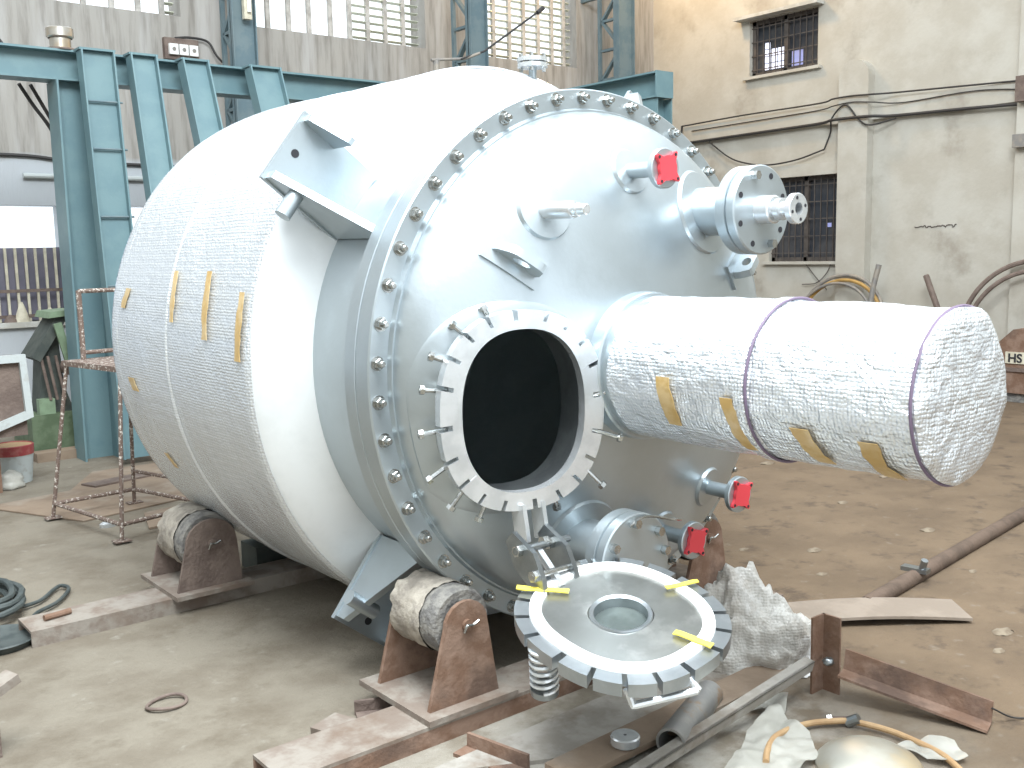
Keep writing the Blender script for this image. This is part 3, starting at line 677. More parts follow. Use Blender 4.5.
for k, (g_, hh) in enumerate(((.02, .007), (.082, .007), (.092, 0))):
    for j in range(n):
        x, y = sup(2*pi*j/n, .235+g_, .277+g_); u, w = mc.x+x-.01, mc.z+y; q = hypot(u, w)
        if q > .932: u, w = u*.932/q, w*.932/q
        vs.append(vw(u, head_s(u, w)-hh, w))
pm.add(vs, [(i*n+j, i*n+(j+1) % n, (i+1)*n+(j+1) % n, (i+1)*n+j) for i in range(2) for j in range(n)]).build('manhole_pad', 'silver', ves)
# swing bolts hanging out of the slots
for deg, ln, tilt in ((4, .10, 10), (-14, .10, -12), (-40, .10, -18), (106, .05, 30), (128, .06, 25), (150, .065, 20), (168, .07, 12), (186, .075, 0), (207, .09, 12), (228, .09, 10), (248, .08, 0), (292, .08, 0)):
    t = R(deg); x, y = sup(t, .30, .328); dx, dy = cos(t+R(tilt)*.5), sin(t+R(tilt)*.5)
    rs = deg < 45
    a = mh(x-dx*.03, y-dy*.03, -.02 if rs else -.05); b = mh(x+dx*ln*.9, y+dy*ln*.9, .02 if rs else -.065)
    sb = MB().tube([a, b], .0075, 8).build('swing_bolt', 'bolt', ves)
    dd = (b-a).normalized(); MB().tube([b-dd*.016, b-dd*.002], .0155, 6).build('nut', 'bolt', sb, smooth=False)
# --- wrapped agitator nozzle at the centre of the head
EU, EW, ET = -.048, .006, -.016
exa = ax(EU, EW, ET)
root = MB().lathe([(-.20, .270), (-.335, .270), (-.34, .263), (-.34, .252), (-.42, .252)], exa, 72).build('agitator_nozzle', 'silver', ves)
lumpy((-.355, -.97), .256, .008, 21, 110, 36, EU, EW, ET).build('wrap_sheet', 'wrap', root)
lumpy((-.955, -1.50), .253, .009, 33, 110, 36, EU, EW, ET, -.008).build('wrap_sheet', 'wrap', root)
mb = MB(); vs = []; n = 110
for i, (s, r) in enumerate(((-1.485, .245), (-1.500, .247), (-1.508, .238), (-1.518, .20), (-1.522, .13), (-1.525, .06), (-1.525, .001))):
    for j in range(n):
        a = 2*pi*j/n; q = noise.noise((cos(a)*r*16, sin(a)*r*16, 4.2)); rr = r*(1+.05*noise.noise((cos(a)*2.6, sin(a)*2.6, 7)))
        vs.append(vw(EU+rr*cos(a), s+.008*q, EW+ET*s+rr*sin(a)))
mb.add(vs, [(i*n+j, i*n+(j+1) % n, (i+1)*n+(j+1) % n, (i+1)*n+j) for i in range(6) for j in range(n)]).build('wrap_end', 'wrap', root)
for s, r in ((-.962, .260), (-1.490, .2495)):
    MB().tube([vw(EU+r*cos(a), s, EW+ET*s+r*sin(a)) for a in [2*pi*i/72 for i in range(73)]], .0045, 6, cap=False).build('seam_cord', 'cord', root)
MB().lathe([(-.912, .257), (-.918, .263), (-.95, .263), (-.956, .257)], exa, 72).build('wrap_rib', 'wrap', root)
for s0, s1, a0, a1, sk, tr in ((-.60, -.655, 178, 216, -.02, .2615), (-.865, -.915, 188, 232, -.03, .2615), (-1.105, -1.165, 204, 236, -.04, .257), (-1.32, -1.38, 208, 250, -.02, .254)):
    cyl_patch(s0, s1, a0, a1, tr, EU, EW, ET, sk).build('packing_tape', 'tan', root)
# --- flanged nozzle on top of the jacket
root = MB().lathe([(1.15, .017), (1.24, .017)], lambda t, r, a: vw(.21+r*cos(a), .60+r*sin(a), t), 16).build('top_nozzle', 'silver', ves)
for z0, z1 in ((1.213, 1.231), (1.237, 1.255)):
    MB().lathe([(z0, .0001), (z0, .066), (z1, .066), (z1, .0001)], lambda t, r, a: vw(.21+r*cos(a), .60+r*sin(a), t), 28).build('nozzle_flange', 'steel', root)
for k in range(4):
    a = pi/4+k*pi/2; p = [vw(.21+.05*cos(a), .60+.05*sin(a), z) for z in (1.195, 1.272)]; MB().tube(p, .009, 6).build('hex_bolt', 'bolt', root, smooth=False)
# --- hinged manhole cover (open, hanging level)
lcn = Vector((-.60, -.722, -.682)); l1 = Vector((1, 0, .17)).normalized(); l2 = Vector((0, 1, .18)); l2 = (l2-l1*l2.dot(l1)).normalized(); l3 = l1.cross(l2)
def lid(x, y, d):
    q = lcn+l1*x+l2*y+l3*d; return vw(q.x, q.y, q.z)
cov = slotted(lid, .10, .10, .302, .332, 18, .80, 0, -.044, .085, R(3)).build('manhole_cover', 'rim', ves, angle=25)
def lidring(prof, n=72, circ=False):
    mb = MB(); vs = []
    for d, a, b in prof:
        for j in range(n):
            x, y = (a*cos(2*pi*j/n), b*sin(2*pi*j/n)) if circ else sup(2*pi*j/n, a, b)
            vs.append(lid(x, y, d))
    return mb.add(vs, [(i*n+j, i*n+(j+1) % n, (i+1)*n+(j+1) % n, (i+1)*n+j) for i in range(len(prof)-1) for j in range(n)])
lidring([(.0, .220, .248), (.012, .222, .250), (.012, .257, .284), (.0, .259, .286)]).build('gasket', 'gasket', cov)
lidring([(.002, .222, .25), (.003, .14, .15), (.003, .098, .098), (-.05, .092, .092)], circ=False).build('cover_face', 'steel_face', cov)
lidring([(.004, .100, .100), (.009, .097, .097), (.004, .085, .085), (-.03, .085, .085)], circ=True).build('sight_ring', 'rim', cov)
lidring([(-.03, .09, .09), (-.03, .001, .001)], circ=True).build('sight_glass', 'lens', cov)
def lid_strip(x0, y0, x1, y1, w):
    a = Vector((x0, y0)); b = Vector((x1, y1)); t = (b-a).normalized(); nn = Vector((-t.y, t.x))*w/2; n = 6; vs = []
    for k in (0, .004):
        for i in range(n+1):
            p = a.lerp(b, i/n); ww = nn*(1+.25*noise.noise((i*.9, x0*9, 0)))
            d = .0145+k+.003*noise.noise((i*1.3, x1*7, 2)); vs += [lid(*(p+ww), d), lid(*(p-ww), d)]
    m_ = 2*(n+1); fs = [(2*i, 2*i+1, 2*i+3, 2*i+2) for i in range(n)]+[(m_+2*i, m_+2*i+2, m_+2*i+3, m_+2*i+1) for i in range(n)]
    fs += [(2*i, 2*i+2, m_+2*i+2, m_+2*i) for i in range(n)]+[(2*i+1, m_+2*i+1, m_+2*i+3, 2*i+3) for i in range(n)]+[(0, m_, m_+1, 1), (2*n, 2*n+1, m_+2*n+1, m_+2*n)]
    MB().add(vs, fs).build('yellow_tape', 'yellow', cov)
def px_lid(x, y): return (x, y)
lid_strip(-.155, .315, -.045, .185, .022); lid_strip(.195, -.012, .30, -.056, .017); lid_strip(.037, -.185, .066, -.305, .023)
# handle, spring under the cover
q0, q1, q2, q3 = lid(-.205, -.22, -.04), lid(-.205, -.245, -.085), lid(-.04, -.345, -.062), lid(-.04, -.31, -.04)
MB().tube([q0, q1.lerp(q0, .15), q1, q1.lerp(q2, .03), q2.lerp(q1, .03), q2, q3], .0115, 10).build('handle', 'steel', cov)
ctr = lid(-.262, .07, -.03); dn = -(lid(0, 0, 1)-lid(0, 0, 0)).normalized()
mb = MB(); pts = []
xa = dn.orthogonal().normalized(); ya = dn.cross(xa)
for i in range(6*16+1):
    a = 2*pi*i/16; pts.append(ctr+dn*(.135*i/96)+.038*(cos(a)*xa+sin(a)*ya))
mb.tube(pts, .0065, 6).build('spring', 'steel', cov)
MB().tube([ctr+dn*.135, ctr+dn*.155], .042, 18).build('spring_seat', 'steel_dark', cov)
# hinge: two hangers below the ring, two dog-leg side plates, pins
hgm = MB().tube([vw(-.735, -.375, -.535), vw(-.50, -.375, -.535)], .012, 10)
hg = hgm.build('hinge', 'steel_dark', ves)
for u in (-.605, -.520):
    MB().bar(vw(u-.02, -.262, -.42), vw(u-.02, -.285, -.545), .016, .06, (0, 1, 0)).build('hanger', 'steel', hg, smooth=False)
for u in (-.705, -.565):
    pl = [(-.335, -.482), (-.44, -.530), (-.482, -.605), (-.495, -.655), (-.44, -.665), (-.34, -.60), (-.30, -.52)]
    MB().prism([vw(u-.009, a_, b_) for a_, b_ in pl], (.018*V, 0, 0)).build('side_plate', 'steel_dark', hg, smooth=False)
MB().bar(vw(-.635, -.36, -.54), vw(-.635, -.49, -.645), .02, .02, (1, 0, 0)).build('link', 'steel', hg, smooth=False)
MB().tube([vw(-.735, -.455, -.60), vw(-.53, -.455, -.60)], .010, 10).build('hinge_pin', 'bolt', hg)
for u, a_, b_ in ((-.722, -.375, -.535), (-.722, -.455, -.60), (-.60, -.365, -.53), (-.585, -.375, -.535)):
    MB().tube([vw(u-.012, a_, b_), vw(u+.012, a_, b_)], .019, 6).build('nut', 'bolt', hg, smooth=False)
MB().tube(spline([vw(-.33, -.50, -.50), vw(-.25, -.50, -.48), vw(-.1, -.49, -.52), vw(.02, -.42, -.56)]), .005, 8).build('lanyard_rod', 'bolt', ves)

# ================================================================== ROLLER STANDS AND CHANNELS
def roller_stand(loc, label, ax_z, rr, dist, pw, yl, mt, group):
    """loc = ground point under the axle at the front plate; dims in metres"""
    x, y, zb = loc
    root = thing('roller_stand', (x, y+yl/2, zb), label, 'roller stand', group)
    B = lambda: MB()
    B().bb((x-.19, y-.05, zb), (x+.17, y+yl+.13, zb+.02)).build('base_plate', 'rust_light', root, smooth=False)
    top = ax_z+dist*.95; hw_t, hw_b = dist, pw/2
    for yy in (y, y+yl+.05):
        pl = [(x-hw_b-.02, zb+.02), (x+hw_b-.01, zb+.02), (x+hw_t, ax_z)] + [(x+hw_t*cos(a), ax_z+(top-ax_z)*sin(a)) for a in [pi*i/10 for i in range(1, 10)]] + [(x-hw_t, ax_z)]
        B().prism([(px, yy, pz) for px, pz in pl], (0, .016, 0)).build('side_plate', mt, root, smooth=False)
    ro = MB(); n = 40; prof = [(.0, .03), (.0, rr*.93), (.012, rr), (.07, rr), (.08, rr*.985), (yl-.012, rr*.985), (yl, rr*.9), (yl, .03)]
    ro.lathe(prof, lambda t, r, a: Vector((x+r*cos(a), y+.03+t, ax_z+r*sin(a))), n)
    ro = ro.build('roller', 'rubber', root)
    # canvas wound round the roller, torn at the back end
    mb = MB(); vs = []; n = 56; rows = 10
    for i in range(rows+1):
        for j in range(n):
            a = 2*pi*j/n; f = i/rows
            rg = .030*noise.noise((cos(a)*4+x, sin(a)*4, 3.3)) if i == rows else (.012*noise.noise((cos(a)*5, sin(a)*5+x, 9.3)) if i == 0 else 0)
            t = .075+(yl-.075)*f+rg
            q = rr+.004+.007*noise.noise((cos(a)*5, sin(a)*5, f*4+x))+(.014*abs(noise.noise((cos(a)*9, sin(a)*9, 1.7+y))) if i >= rows-1 else 0)
            vs.append(Vector((x+q*cos(a), y+.03+t, ax_z+q*sin(a))))
    fs = [(i*n+j, i*n+(j+1) % n, (i+1)*n+(j+1) % n, (i+1)*n+j) for i in range(rows) for j in range(n)]
    mb.add(vs, fs).build('canvas_wrapping', 'canvas', ro)
    MB().tube([(x, y-.012, ax_z), (x, y+yl+.08, ax_z)], .02, 12).build('axle', mt, root)
    MB().tube(spline([(x-.022, y-.016, ax_z-.018), (x-.012, y-.02, ax_z+.004), (x+.01, y-.02, ax_z+.002), (x+.035, y-.02, ax_z+.012)], 4), .0045, 6).build('split_pin', 'bolt', root)
    return root
GS = 'roller stands under the vessel'
roller_stand((1.875, 2.575, .069), 'rusty roller stand with torn pale canvas at the front left of the vessel', .345, .115, .085, .27, .25, 'rust', GS)
roller_stand((3.31, 2.765, .069), 'rusty roller stand at the front right, half hidden by the open manhole cover', .312, .115, .085, .27, .25, 'rust', GS)
roller_stand((1.722, 4.275, .069), 'dark brown roller stand under the rear left of the bubble wrapped body', .283, .132, .118, .29, .27, 'rust_dark', GS)
def channel(x0, x1, yf, w, h, label, mt, mt2):
    mb = MB(); t = .012
    r_ = thing('steel_channel', ((x0+x1)/2, yf+w/2, 0), label, 'steel beam')
    MB().bb((x0, yf, h-t), (x1, yf+w, h)).build('web', mt, r_, smooth=False)
    for y in (yf, yf+w-t): MB().bb((x0, y, 0), (x1, y+t, h-t)).build('flange', mt2, r_, smooth=False)
    return r_
channel(1.19, 3.52, 2.534, .206, .069, 'long dusty rusted channel beam under the front rollers', 'rust_light', 'rust')
channel(.955, 4.0, 4.285, .206, .069, 'rusted channel beam under the rear roller, lying on the concrete', 'rust_light', 'rust_light')
single('steel_block', MB().bb((2.06, 4.56, 0), (2.66, 4.74, .13)), 'dark_block', 'dark green steel block behind the rear channel', 'block', smooth=False)
single('steel_offcut', MB().box((1.50, 2.80, .024), (.12, .10, .045), Matrix.Rotation(R(20), 3, 'Z')), 'rust_light', 'small dusty steel block behind the front channel', 'offcut', smooth=False)
mb = MB().box((1.70, 2.86, .025), (.16, .012, .05), Matrix.Rotation(R(-25), 3, 'Z')).box((1.69, 2.83, .006), (.16, .06, .012), Matrix.Rotation(R(-25), 3, 'Z'))
single('angle_offcut', mb, 'rust_dark', 'short brown angle offcut behind the front channel near the roller', 'offcut', smooth=False)
mb = MB().box((1.80, 2.33, .028), (.012, .24, .055), Matrix.Rotation(R(12), 3, 'Z')).box((1.77, 2.33, .006), (.07, .24, .012), Matrix.Rotation(R(12), 3, 'Z'))
single('angle_offcut', mb, 'rust', 'short rusty angle in front of the front channel at the bottom edge', 'offcut', smooth=False)

# ================================================================== LEFT SIDE THINGS
# step stand
t_ = thing('step_stand', (1.85, 6.05, 0), 'spindly rusty tube step stand spattered with white paint', 'stand')
ft = [(1.60, 6.39), (1.74, 5.58), (2.10, 6.43), (2.30, 5.72)]; tp = [(1.72, 6.30), (1.84, 5.72), (2.10, 6.36), (2.26, 5.80)]
for a, b in zip(ft, tp):
    lg = MB().tube([(*a, .014), (*b, .93)], .012, 8).build('leg', 'pipe_white', t_)
    MB().box((a[0], a[1], .015), (.09, .07, .006)).build('foot_plate', 'pipe_white', lg, smooth=False)
def lr(i, z): f = z/.93; return (ft[i][0]+(tp[i][0]-ft[i][0])*f, ft[i][1]+(tp[i][1]-ft[i][1])*f, z)
for i, j in ((0, 1), (1, 3), (3, 2), (2, 0)):
    MB().tube([lr(i, .10), lr(j, .10)], .013, 8).build('stretcher', 'pipe_white', t_)
MB().tube([lr(2, .22), lr(3, .22)], .012, 8).build('stretcher', 'pipe_white', t_)
MB().prism([(1.70, 6.33, .93), (1.82, 5.66, .93), (2.30, 5.74, .93), (2.14, 6.40, .93)], (0, 0, .03)).build('tread', 'pipe_white', t_, smooth=False)
for a in ((1.82, 6.3), (2.14, 6.34)): MB().tube([(*a, .95), (a[0], a[1], 1.37)], .016, 8).build('post', 'pipe_white', t_)
for z in (1.0, 1.365): MB().tube([(1.82, 6.3, z), (2.14, 6.34, z)], .013, 8).build('rail', 'pipe_white', t_)
# steel plates on the floor
def plate(poly, z, th, mt, label):
    return single('steel_plate', MB().prism([(x, y, z) for x, y in poly], (0, 0, th)), mt, label, 'plate', smooth=False)
plate([(1.35, 7.0), (1.72, 6.2), (2.45, 6.35), (2.9, 7.6), (2.2, 7.62), (1.9, 7.1)], .002, .008, 'plate_brown', 'flat brown steel plate under the step stand')
plate([(1.95, 5.75), (2.55, 5.8), (2.75, 6.22), (2.05, 6.12)], .002, .012, 'plate_brown', 'brown steel plate beside the step stand, under the vessel edge')
plate([(2.05, 7.05), (2.5, 7.15), (2.48, 7.28), (2.0, 7.2)], .011, .012, 'rust_dark', 'dark steel strip lying on the brown plate')
single('silver_cap', MB().lathe([(0, .05), (.02, .05), (.03, .03), (.03, .0001)], lambda t, r, a: Vector((1.80+r*cos(a), 6.0+r*sin(a)*.7, t)), 20), 'steel', 'small shiny cap on the floor below the step stand', 'cap')
# bucket
t_ = thing('paint_bucket', (1.70, 7.72, 0), 'white bucket with a red rim band at the far left', 'bucket')
B_ = lambda t, r, a: Vector((1.70+r*cos(a), 7.72+r*sin(a), t))
MB().lathe([(0, .0001), (0, .115), (.20, .135)], B_, 28).build('body', 'white_paint', t_)
MB().lathe([(.20, .138), (.265, .142), (.27, .135), (.25, .13)], B_, 28).build('rim_band', 'bucket_red', t_)
MB().lathe([(.262, .134), (.266, .0001)], B_, 28).build('lid', 'hose_brown', t_)
def blob(name, c, d, mt, label, cat, seed, rough=.35, sub=3, flat=True):
    bm = bmesh.new(); bmesh.ops.create_icosphere(bm, subdivisions=sub, radius=1)
    vs = []
    for v in bm.verts:
        q = v.co.copy(); k = 1+rough*noise.noise(q*1.6+Vector((seed, 0, 0)))+rough*.5*noise.noise(q*4+Vector((0, seed, 0)))+rough*.25*noise.noise(q*9+Vector((0, 0, seed)))
        vs.append(Vector((c[0]+q.x*k*d[0], c[1]+q.y*k*d[1], max(0.002, c[2]+q.z*k*d[2]))))
    fs = [tuple(v.index for v in f.verts) for f in bm.faces]; bm.free()
    return single(name, MB().add(vs, fs), mt, label, cat, angle=70)
blob('crumpled_bag', (1.62, 7.52, .045), (.10, .09, .07), 'plastic', 'crumpled white plastic bag beside the bucket', 'bag', 3)
# white open cabinet frame
t_ = thing('white_frame', (1.45, 7.35, 0), 'chipped white square steel frame at the left edge', 'frame')
fz = [(1.20, .34), (1.735, .52), (1.715, .94), (1.20, .94)]; fi = [(1.25, .41), (1.690, .56), (1.675, .89), (1.25, .89)]
mb = MB(); vs = [Vector((x, y, z)) for y in (7.2, 7.24) for ring in (fz, fi) for x, z in ring]; fs = []
for j in range(4):
    k = (j+1) % 4; fs += [(j, k, 4+k, 4+j), (8+j, 12+j, 12+k, 8+k), (j, 8+j, 8+k, k), (4+j, 4+k, 12+k, 12+j)]
mb.add(vs, fs).build('front_ring', 'white_paint', t_, smooth=False)
MB().bb((1.22, 7.24, .40), (1.70, 7.5, .92)).build('dark_core', 'rust_dark', t_, smooth=False)
for x in (1.0, 1.50): MB().bb((x, 7.40, 0), (x+.05, 7.48, .45)).build('leg', 'rust', t_, smooth=False)
# green machine
t_ = thing('green_shear', (2.22, 8.75, 0), 'old green workshop machine with a slanting arm below the barred window', 'machine')
MB().bb((2.03, 8.5, 0), (2.50, 9.1, .34)).build('pedestal', 'green', t_, smooth=False)
MB().prism([(2.12, 8.6, .34), (2.38, 8.6, .34), (2.32, 8.6, .55), (2.30, 8.6, .95), (2.17, 8.6, .82)], (0, .25, 0)).build('frame', 'dark_block', t_, smooth=False)
MB().prism([(2.07, 8.5, .80), (2.13, 8.5, .76), (2.36, 8.5, 1.10), (2.29, 8.5, 1.13)], (0, .35, 0)).build('slanting_guard', 'dark_block', t_, smooth=False)
MB().prism([(2.20, 8.45, 1.10), (2.42, 8.45, 1.12), (2.42, 8.45, 1.16), (2.22, 8.45, 1.15)], (0, .4, 0)).build('top_plate', 'green_lt', t_, smooth=False)
MB().bar((2.26, 8.44, 1.06), (2.34, 8.44, .70), .06, .03, (0, 1, 0)).build('arm', 'green_lt', t_, smooth=False)
MB().tube([(2.34, 8.40, .70), (2.34, 8.55, .70)], .06, 16).build('pivot', 'rust_dark', t_)
for i, x in enumerate((2.14, 2.19, 2.25)): MB().tube([(x, 8.52, .80), (x+.05, 8.52, .45)], .012, 8).build('rod', 'rust_dark', t_)
MB().bb((2.10, 8.52, .34), (2.22, 8.6, .46)).build('gearbox', 'green_lt', t_, smooth=False)
MB().tube([(2.40, 8.5, .36), (2.36, 8.46, .72)], .014, 8).build('lever', 'black', t_)
plate([(2.0, 8.30), (2.75, 8.30), (2.75, 8.45), (2.0, 8.45)], .0, .07, 'plate_brown', 'pale timber sleeper in front of the green machine')
for i, (x, h, mtq) in enumerate(((2.38, .18, 'cream'), (2.28, .07, 'rust_dark'), (2.62, .12, 'cream'))):
    single('sill_object', MB().lathe([(0, .0001), (0, .06), (h*.4, .05), (h, .012), (h, .0001)], lambda t, r, a, x=x: Vector((x+r*cos(a), 9.99+.5*r*sin(a), 1.0+t)), 14), mtq,
           ('small cream cone on the sill of the barred window', 'small dark knob on the sill of the barred window', 'small cream lump at the right end of the barred window sill')[i], 'ornament')
# hose coil on the floor
mb = MB(); pts = []
for i in range(90):
    a = i*.30; r = .15+.03*sin(a*.7)+.05*noise.noise((i*.13, 2, 0)); pts.append((.90+r*cos(a), 4.90+1.5*r*sin(a), .03+.010*i/14+.012*noise.noise((i*.3, 0, 4))))
single('hose_coil', MB().tube(pts, .015, 8), 'hose_dark', 'tangled coil of dark hose at the left edge of the floor', 'hose')
single('loose_wire', MB().tube(spline([(1.00, 4.78, .02), (1.12, 4.82, .02), (1.22, 4.95, .02), (1.26, 4.98, .02), (1.27, 4.90, .02), (1.18, 4.75, .02), (1.07, 4.66, .02), (1.00, 4.55, .02), (.92, 4.55, .02)]), .009, 8), 'hose_dark', 'loop of thin dark wire reaching right of the hose coil', 'wire')
single('flat_pan', MB().lathe([(0, .0001), (0, .13), (.03, .15), (.035, .145), (.02, .12), (.02, .0001)], lambda t, r, a: Vector((.86+r*cos(a), 4.42+r*sin(a), t)), 28), 'hose_dark', 'flat dark pan on the floor below the hose coil', 'pan')
# iron ring
mb = MB(); P = []
for i in range(37):
    a = 2*pi*i/36; P.append((1.172+.068*cos(a), 3.40+.055*sin(a), .010+.004*sin(a*2)))
single('iron_ring', MB().tube(P, .006, 8, cap=False), 'rust_dark', 'small rusty iron ring lying on the concrete', 'ring')
t_ = thing('rusty_bracket', (.60, 3.40, 0), 'rusty steel bracket at the bottom left edge', 'bracket')
MB().bb((.46, 3.38, 0), (.64, 3.52, .16)).build('foot', 'rust_dark', t_, smooth=False)
MB().prism([(.42, 3.40, .16), (.62, 3.40, .16), (.60, 3.40, .30), (.42, 3.40, .36)], (0, .03, 0)).build('upright', 'rust', t_, smooth=False)
MB().bar((.50, 3.36, .17), (.70, 3.42, .24), .07, .03).build('arm', 'rust_light', t_, smooth=False)
single('spike', MB().tube([(1.03, 4.38, .082), (1.14, 4.40, .082)], .013, 10), 'rust', 'short rusty rod lying on the end of the rear channel', 'rod')

# ================================================================== RIGHT SIDE THINGS
def hoop(name, c, rad, tube_r, mt, label, lean=.12, a0=0, a1=360, n=60, yr=1.0):
    P = []
    for i in range(n+1):
        a = R(a0+(a1-a0)*i/n); P.append((c[0]+lean*sin(a), c[1]+rad*yr*cos(a), c[2]+rad*sin(a)))
    return single(name, MB().tube(P, tube_r, 8, cap=(a1-a0) < 360), mt, label, 'hose')
hoop('hose_loop', (10.45, 6.80, .62), .56, .022, 'grey_tube', 'outer loop of grey hose leaning on the right wall below the window')
hoop('hose_loop', (10.40, 6.78, .58), .545, .022, 'orange_tube', 'orange brown hose loop leaning beside the grey one under the window')
hoop('hose_loop', (10.34, 6.84, .56), .53, .018, 'grey_tube', 'inner loop of thin grey hose leaning on the right wall')
hoop('hose_loop', (10.45, 4.62, .62), .72, .026, 'rust_dark', 'large dark hose loop behind the rusty machine, outer turn')
hoop('hose_loop', (10.40, 4.60, .58), .66, .024, 'rust_dark', 'large dark hose loop behind the rusty machine, inner turn')
single('bent_pipe', MB().tube(spline([(10.18, 6.30, 0), (10.20, 6.28, .6), (10.23, 6.25, 1.0), (10.27, 6.20, 1.31)]), .03, 10), 'grey_tube', 'bent grey pipe standing against the wall beside the hose loops', 'pipe')
single('steel_rod', MB().tube([(10.2, 5.12, 0), (10.55, 5.80, 1.18)], .032, 10), 'rust_dark', 'dark rod leaning on the right wall between the hose loops', 'rod')
for i, (pts, lb) in enumerate((([(WX-.03, 7.45, 1.30), (WX-.05, 7.3, 1.15), (WX-.04, 7.15, 1.0)], 'thin loose wire hanging below the lower window, left one'), ([(WX-.03, 7.10, 1.34), (WX-.05, 7.15, 1.2), (WX-.04, 7.3, 1.08), (WX-.04, 7.5, 1.06)], 'thin loose wire curling below the lower window, right one'))):
    single('loose_wire', MB().tube(spline(pts), .006, 6), 'frame_dark', lb, 'wire')
t_ = thing('rusty_machine', (9.95, 4.3, 0), 'low rusty machine with a white name plate at the far right', 'machine')
MB().bb((9.80, 3.5, .09), (10.2, 4.66, .30)).build('lower_frame', 'rust', t_, smooth=False)
MB().bb((9.84, 3.5, 0), (10.15, 4.60, .09)).build('skid', 'rubber', t_, smooth=False)
MB().bb((9.78, 3.5, .30), (10.22, 4.68, .335)).build('deck', 'rust_dark', t_, smooth=False)
MB().prism([(9.82, 3.5, .335), (9.82, 4.67, .335), (9.82, 4.67, .54), (9.82, 4.50, .70), (9.82, 3.5, .70)], (.36, 0, 0)).build('hood', 'rust', t_, smooth=False)
npl = MB().bb((9.805, 4.05, .375), (9.82, 4.56, .485)).build('name_plate', 'cream', t_, smooth=False)
tx = bpy.data.curves.new('lettering', 'FONT'); tx.body = 'HS'; tx.size = .115; tx.extrude = .002; tx.offset = .003
to = bpy.data.objects.new('lettering', tx); COL.objects.link(to)
bpy.context.view_layer.update()
me = bpy.data.meshes.new_from_object(to.evaluated_get(bpy.context.evaluated_depsgraph_get())); bpy.data.objects.remove(to); bpy.data.curves.remove(tx)
me.materials.clear(); me.materials.append(M['hole'])
lt = bpy.data.objects.new('lettering', me); COL.objects.link(lt); lt.parent = npl
mx = Matrix(((0, 0, -1), (-1, 0, 0), (0, 1, 0))).to_4x4(); mx.translation = Vector((9.802, 4.535, .39))-root_loc(t_)
lt.matrix_basis = mx
# floor rail with clamp
t_ = thing('floor_rail', (4.9, 2.48, 0), 'rusty steel rail lying across the earth floor at right', 'rail')
MB().tube([(3.78, 2.30, .022), (6.6, 2.62, .022)], .036, 12).build('rail_bar', 'rail', t_)
t_ = thing('rail_clamp', (4.28, 2.36, .045), 'small steel clamp gripping the rusty floor rail', 'clamp')
MB().box((4.28, 2.36, .055), (.05, .12, .02), Matrix.Rotation(R(7), 3, 'Z')).build('jaw', 'steel_dark', t_, smooth=False)
MB().tube([(4.28, 2.33, .05), (4.27, 2.31, .11)], .016, 10).build('screw', 'steel_dark', t_)
# brown strip
mb = MB(); vs = []; n = 10
for k in (0, .012):
    for i in range(n+1):
        f = i/n; p = Vector((3.36, 2.50)).lerp(Vector((4.01, 2.00)), f); nn = Vector((.62, .78))*.10
        z = .012+.02*sin(f*pi)+k; vs += [(*(p+nn), z+.01), (*(p-nn), z)]
m_ = 2*(n+1); fs = [(2*i, 2*i+1, 2*i+3, 2*i+2) for i in range(n)]+[(m_+2*i, m_+2*i+2, m_+2*i+3, m_+2*i+1) for i in range(n)]+[(2*i, 2*i+2, m_+2*i+2, m_+2*i) for i in range(n)]+[(2*i+1, m_+2*i+1, m_+2*i+3, 2*i+3) for i in range(n)]+[(0, m_, m_+1, 1), (2*n, 2*n+1, m_+2*n+1, m_+2*n)]
single('board_strip', MB().add(vs, fs), 'box_tan', 'pale brown strip lying flat behind the steel angles', 'strip')
# bubble wrap heap
bm = bmesh.new(); bmesh.ops.create_icosphere(bm, subdivisions=5, radius=1); vs = []
for v in bm.verts:
    q = v.co; h = max(q.z, -.2)
    k = 1+.28*noise.noise(q*1.7+Vector((5, 1, 0)))+.16*noise.noise(q*4.2+Vector((2, 7, 0)))+.11*noise.noise(q*9+Vector((0, 3, 0)))+.05*noise.noise(q*19)
    x, y = q.x*.235*k, q.y*.13*k
    z = (h+.2)*.25*k*(1.0-.45*q.x)
    ca, sa = cos(R(-42)), sin(R(-42)); vs.append(Vector((2.99+x*ca-y*sa, 2.235+x*sa+y*ca, max(.003, z))))
fs = [tuple(v.index for v in f.verts) for f in bm.faces]; bm.free()
single('bubble_wrap_heap', MB().add(vs, fs), 'wrap_bag', 'crumpled heap of bubble wrap on the floor right of the cover', 'wrapping', angle=80)
# angle iron piece: upright stub with two arms
t_ = thing('welded_angles', (2.93, 1.92, 0), 'rusty weldment of three steel angles on the floor', 'steel angles')
def angle(mb, a, b, n1, n2, w, t=.008):
    """L section a->b with legs along n1 and n2"""
    a, b, n1, n2 = Vector(a), Vector(b), Vector(n1).normalized(), Vector(n2).normalized()
    for p, q in ((n1, n2), (n2, n1)):
        mb.add([e+x*p*w+y*q*t for e in (a, b) for x, y in ((0, 0), (1, 0), (1, 1), (0, 1))], [(0, 1, 2, 3), (7, 6, 5, 4), (0, 4, 5, 1), (1, 5, 6, 2), (2, 6, 7, 3), (3, 7, 4, 0)])
    return mb
angle(MB(), (2.975, 1.975, 0), (2.975, 1.975, .275), (-1, 0, 0), (0, -1, 0), .072).build('upright', 'rust', t_, smooth=False)
angle(MB(), (2.99, 1.90, .085), (3.13, 1.45, .005), (.25, .05, .97), (-.95, -.28, .0), .075).build('arm', 'rust', t_, smooth=False)
angle(MB(), (2.90, 1.955, .125), (1.93, 1.93, .035), (0, .25, -.97), (0, 1, 0.15), .04).build('arm', 'concrete_dust', t_, smooth=False)
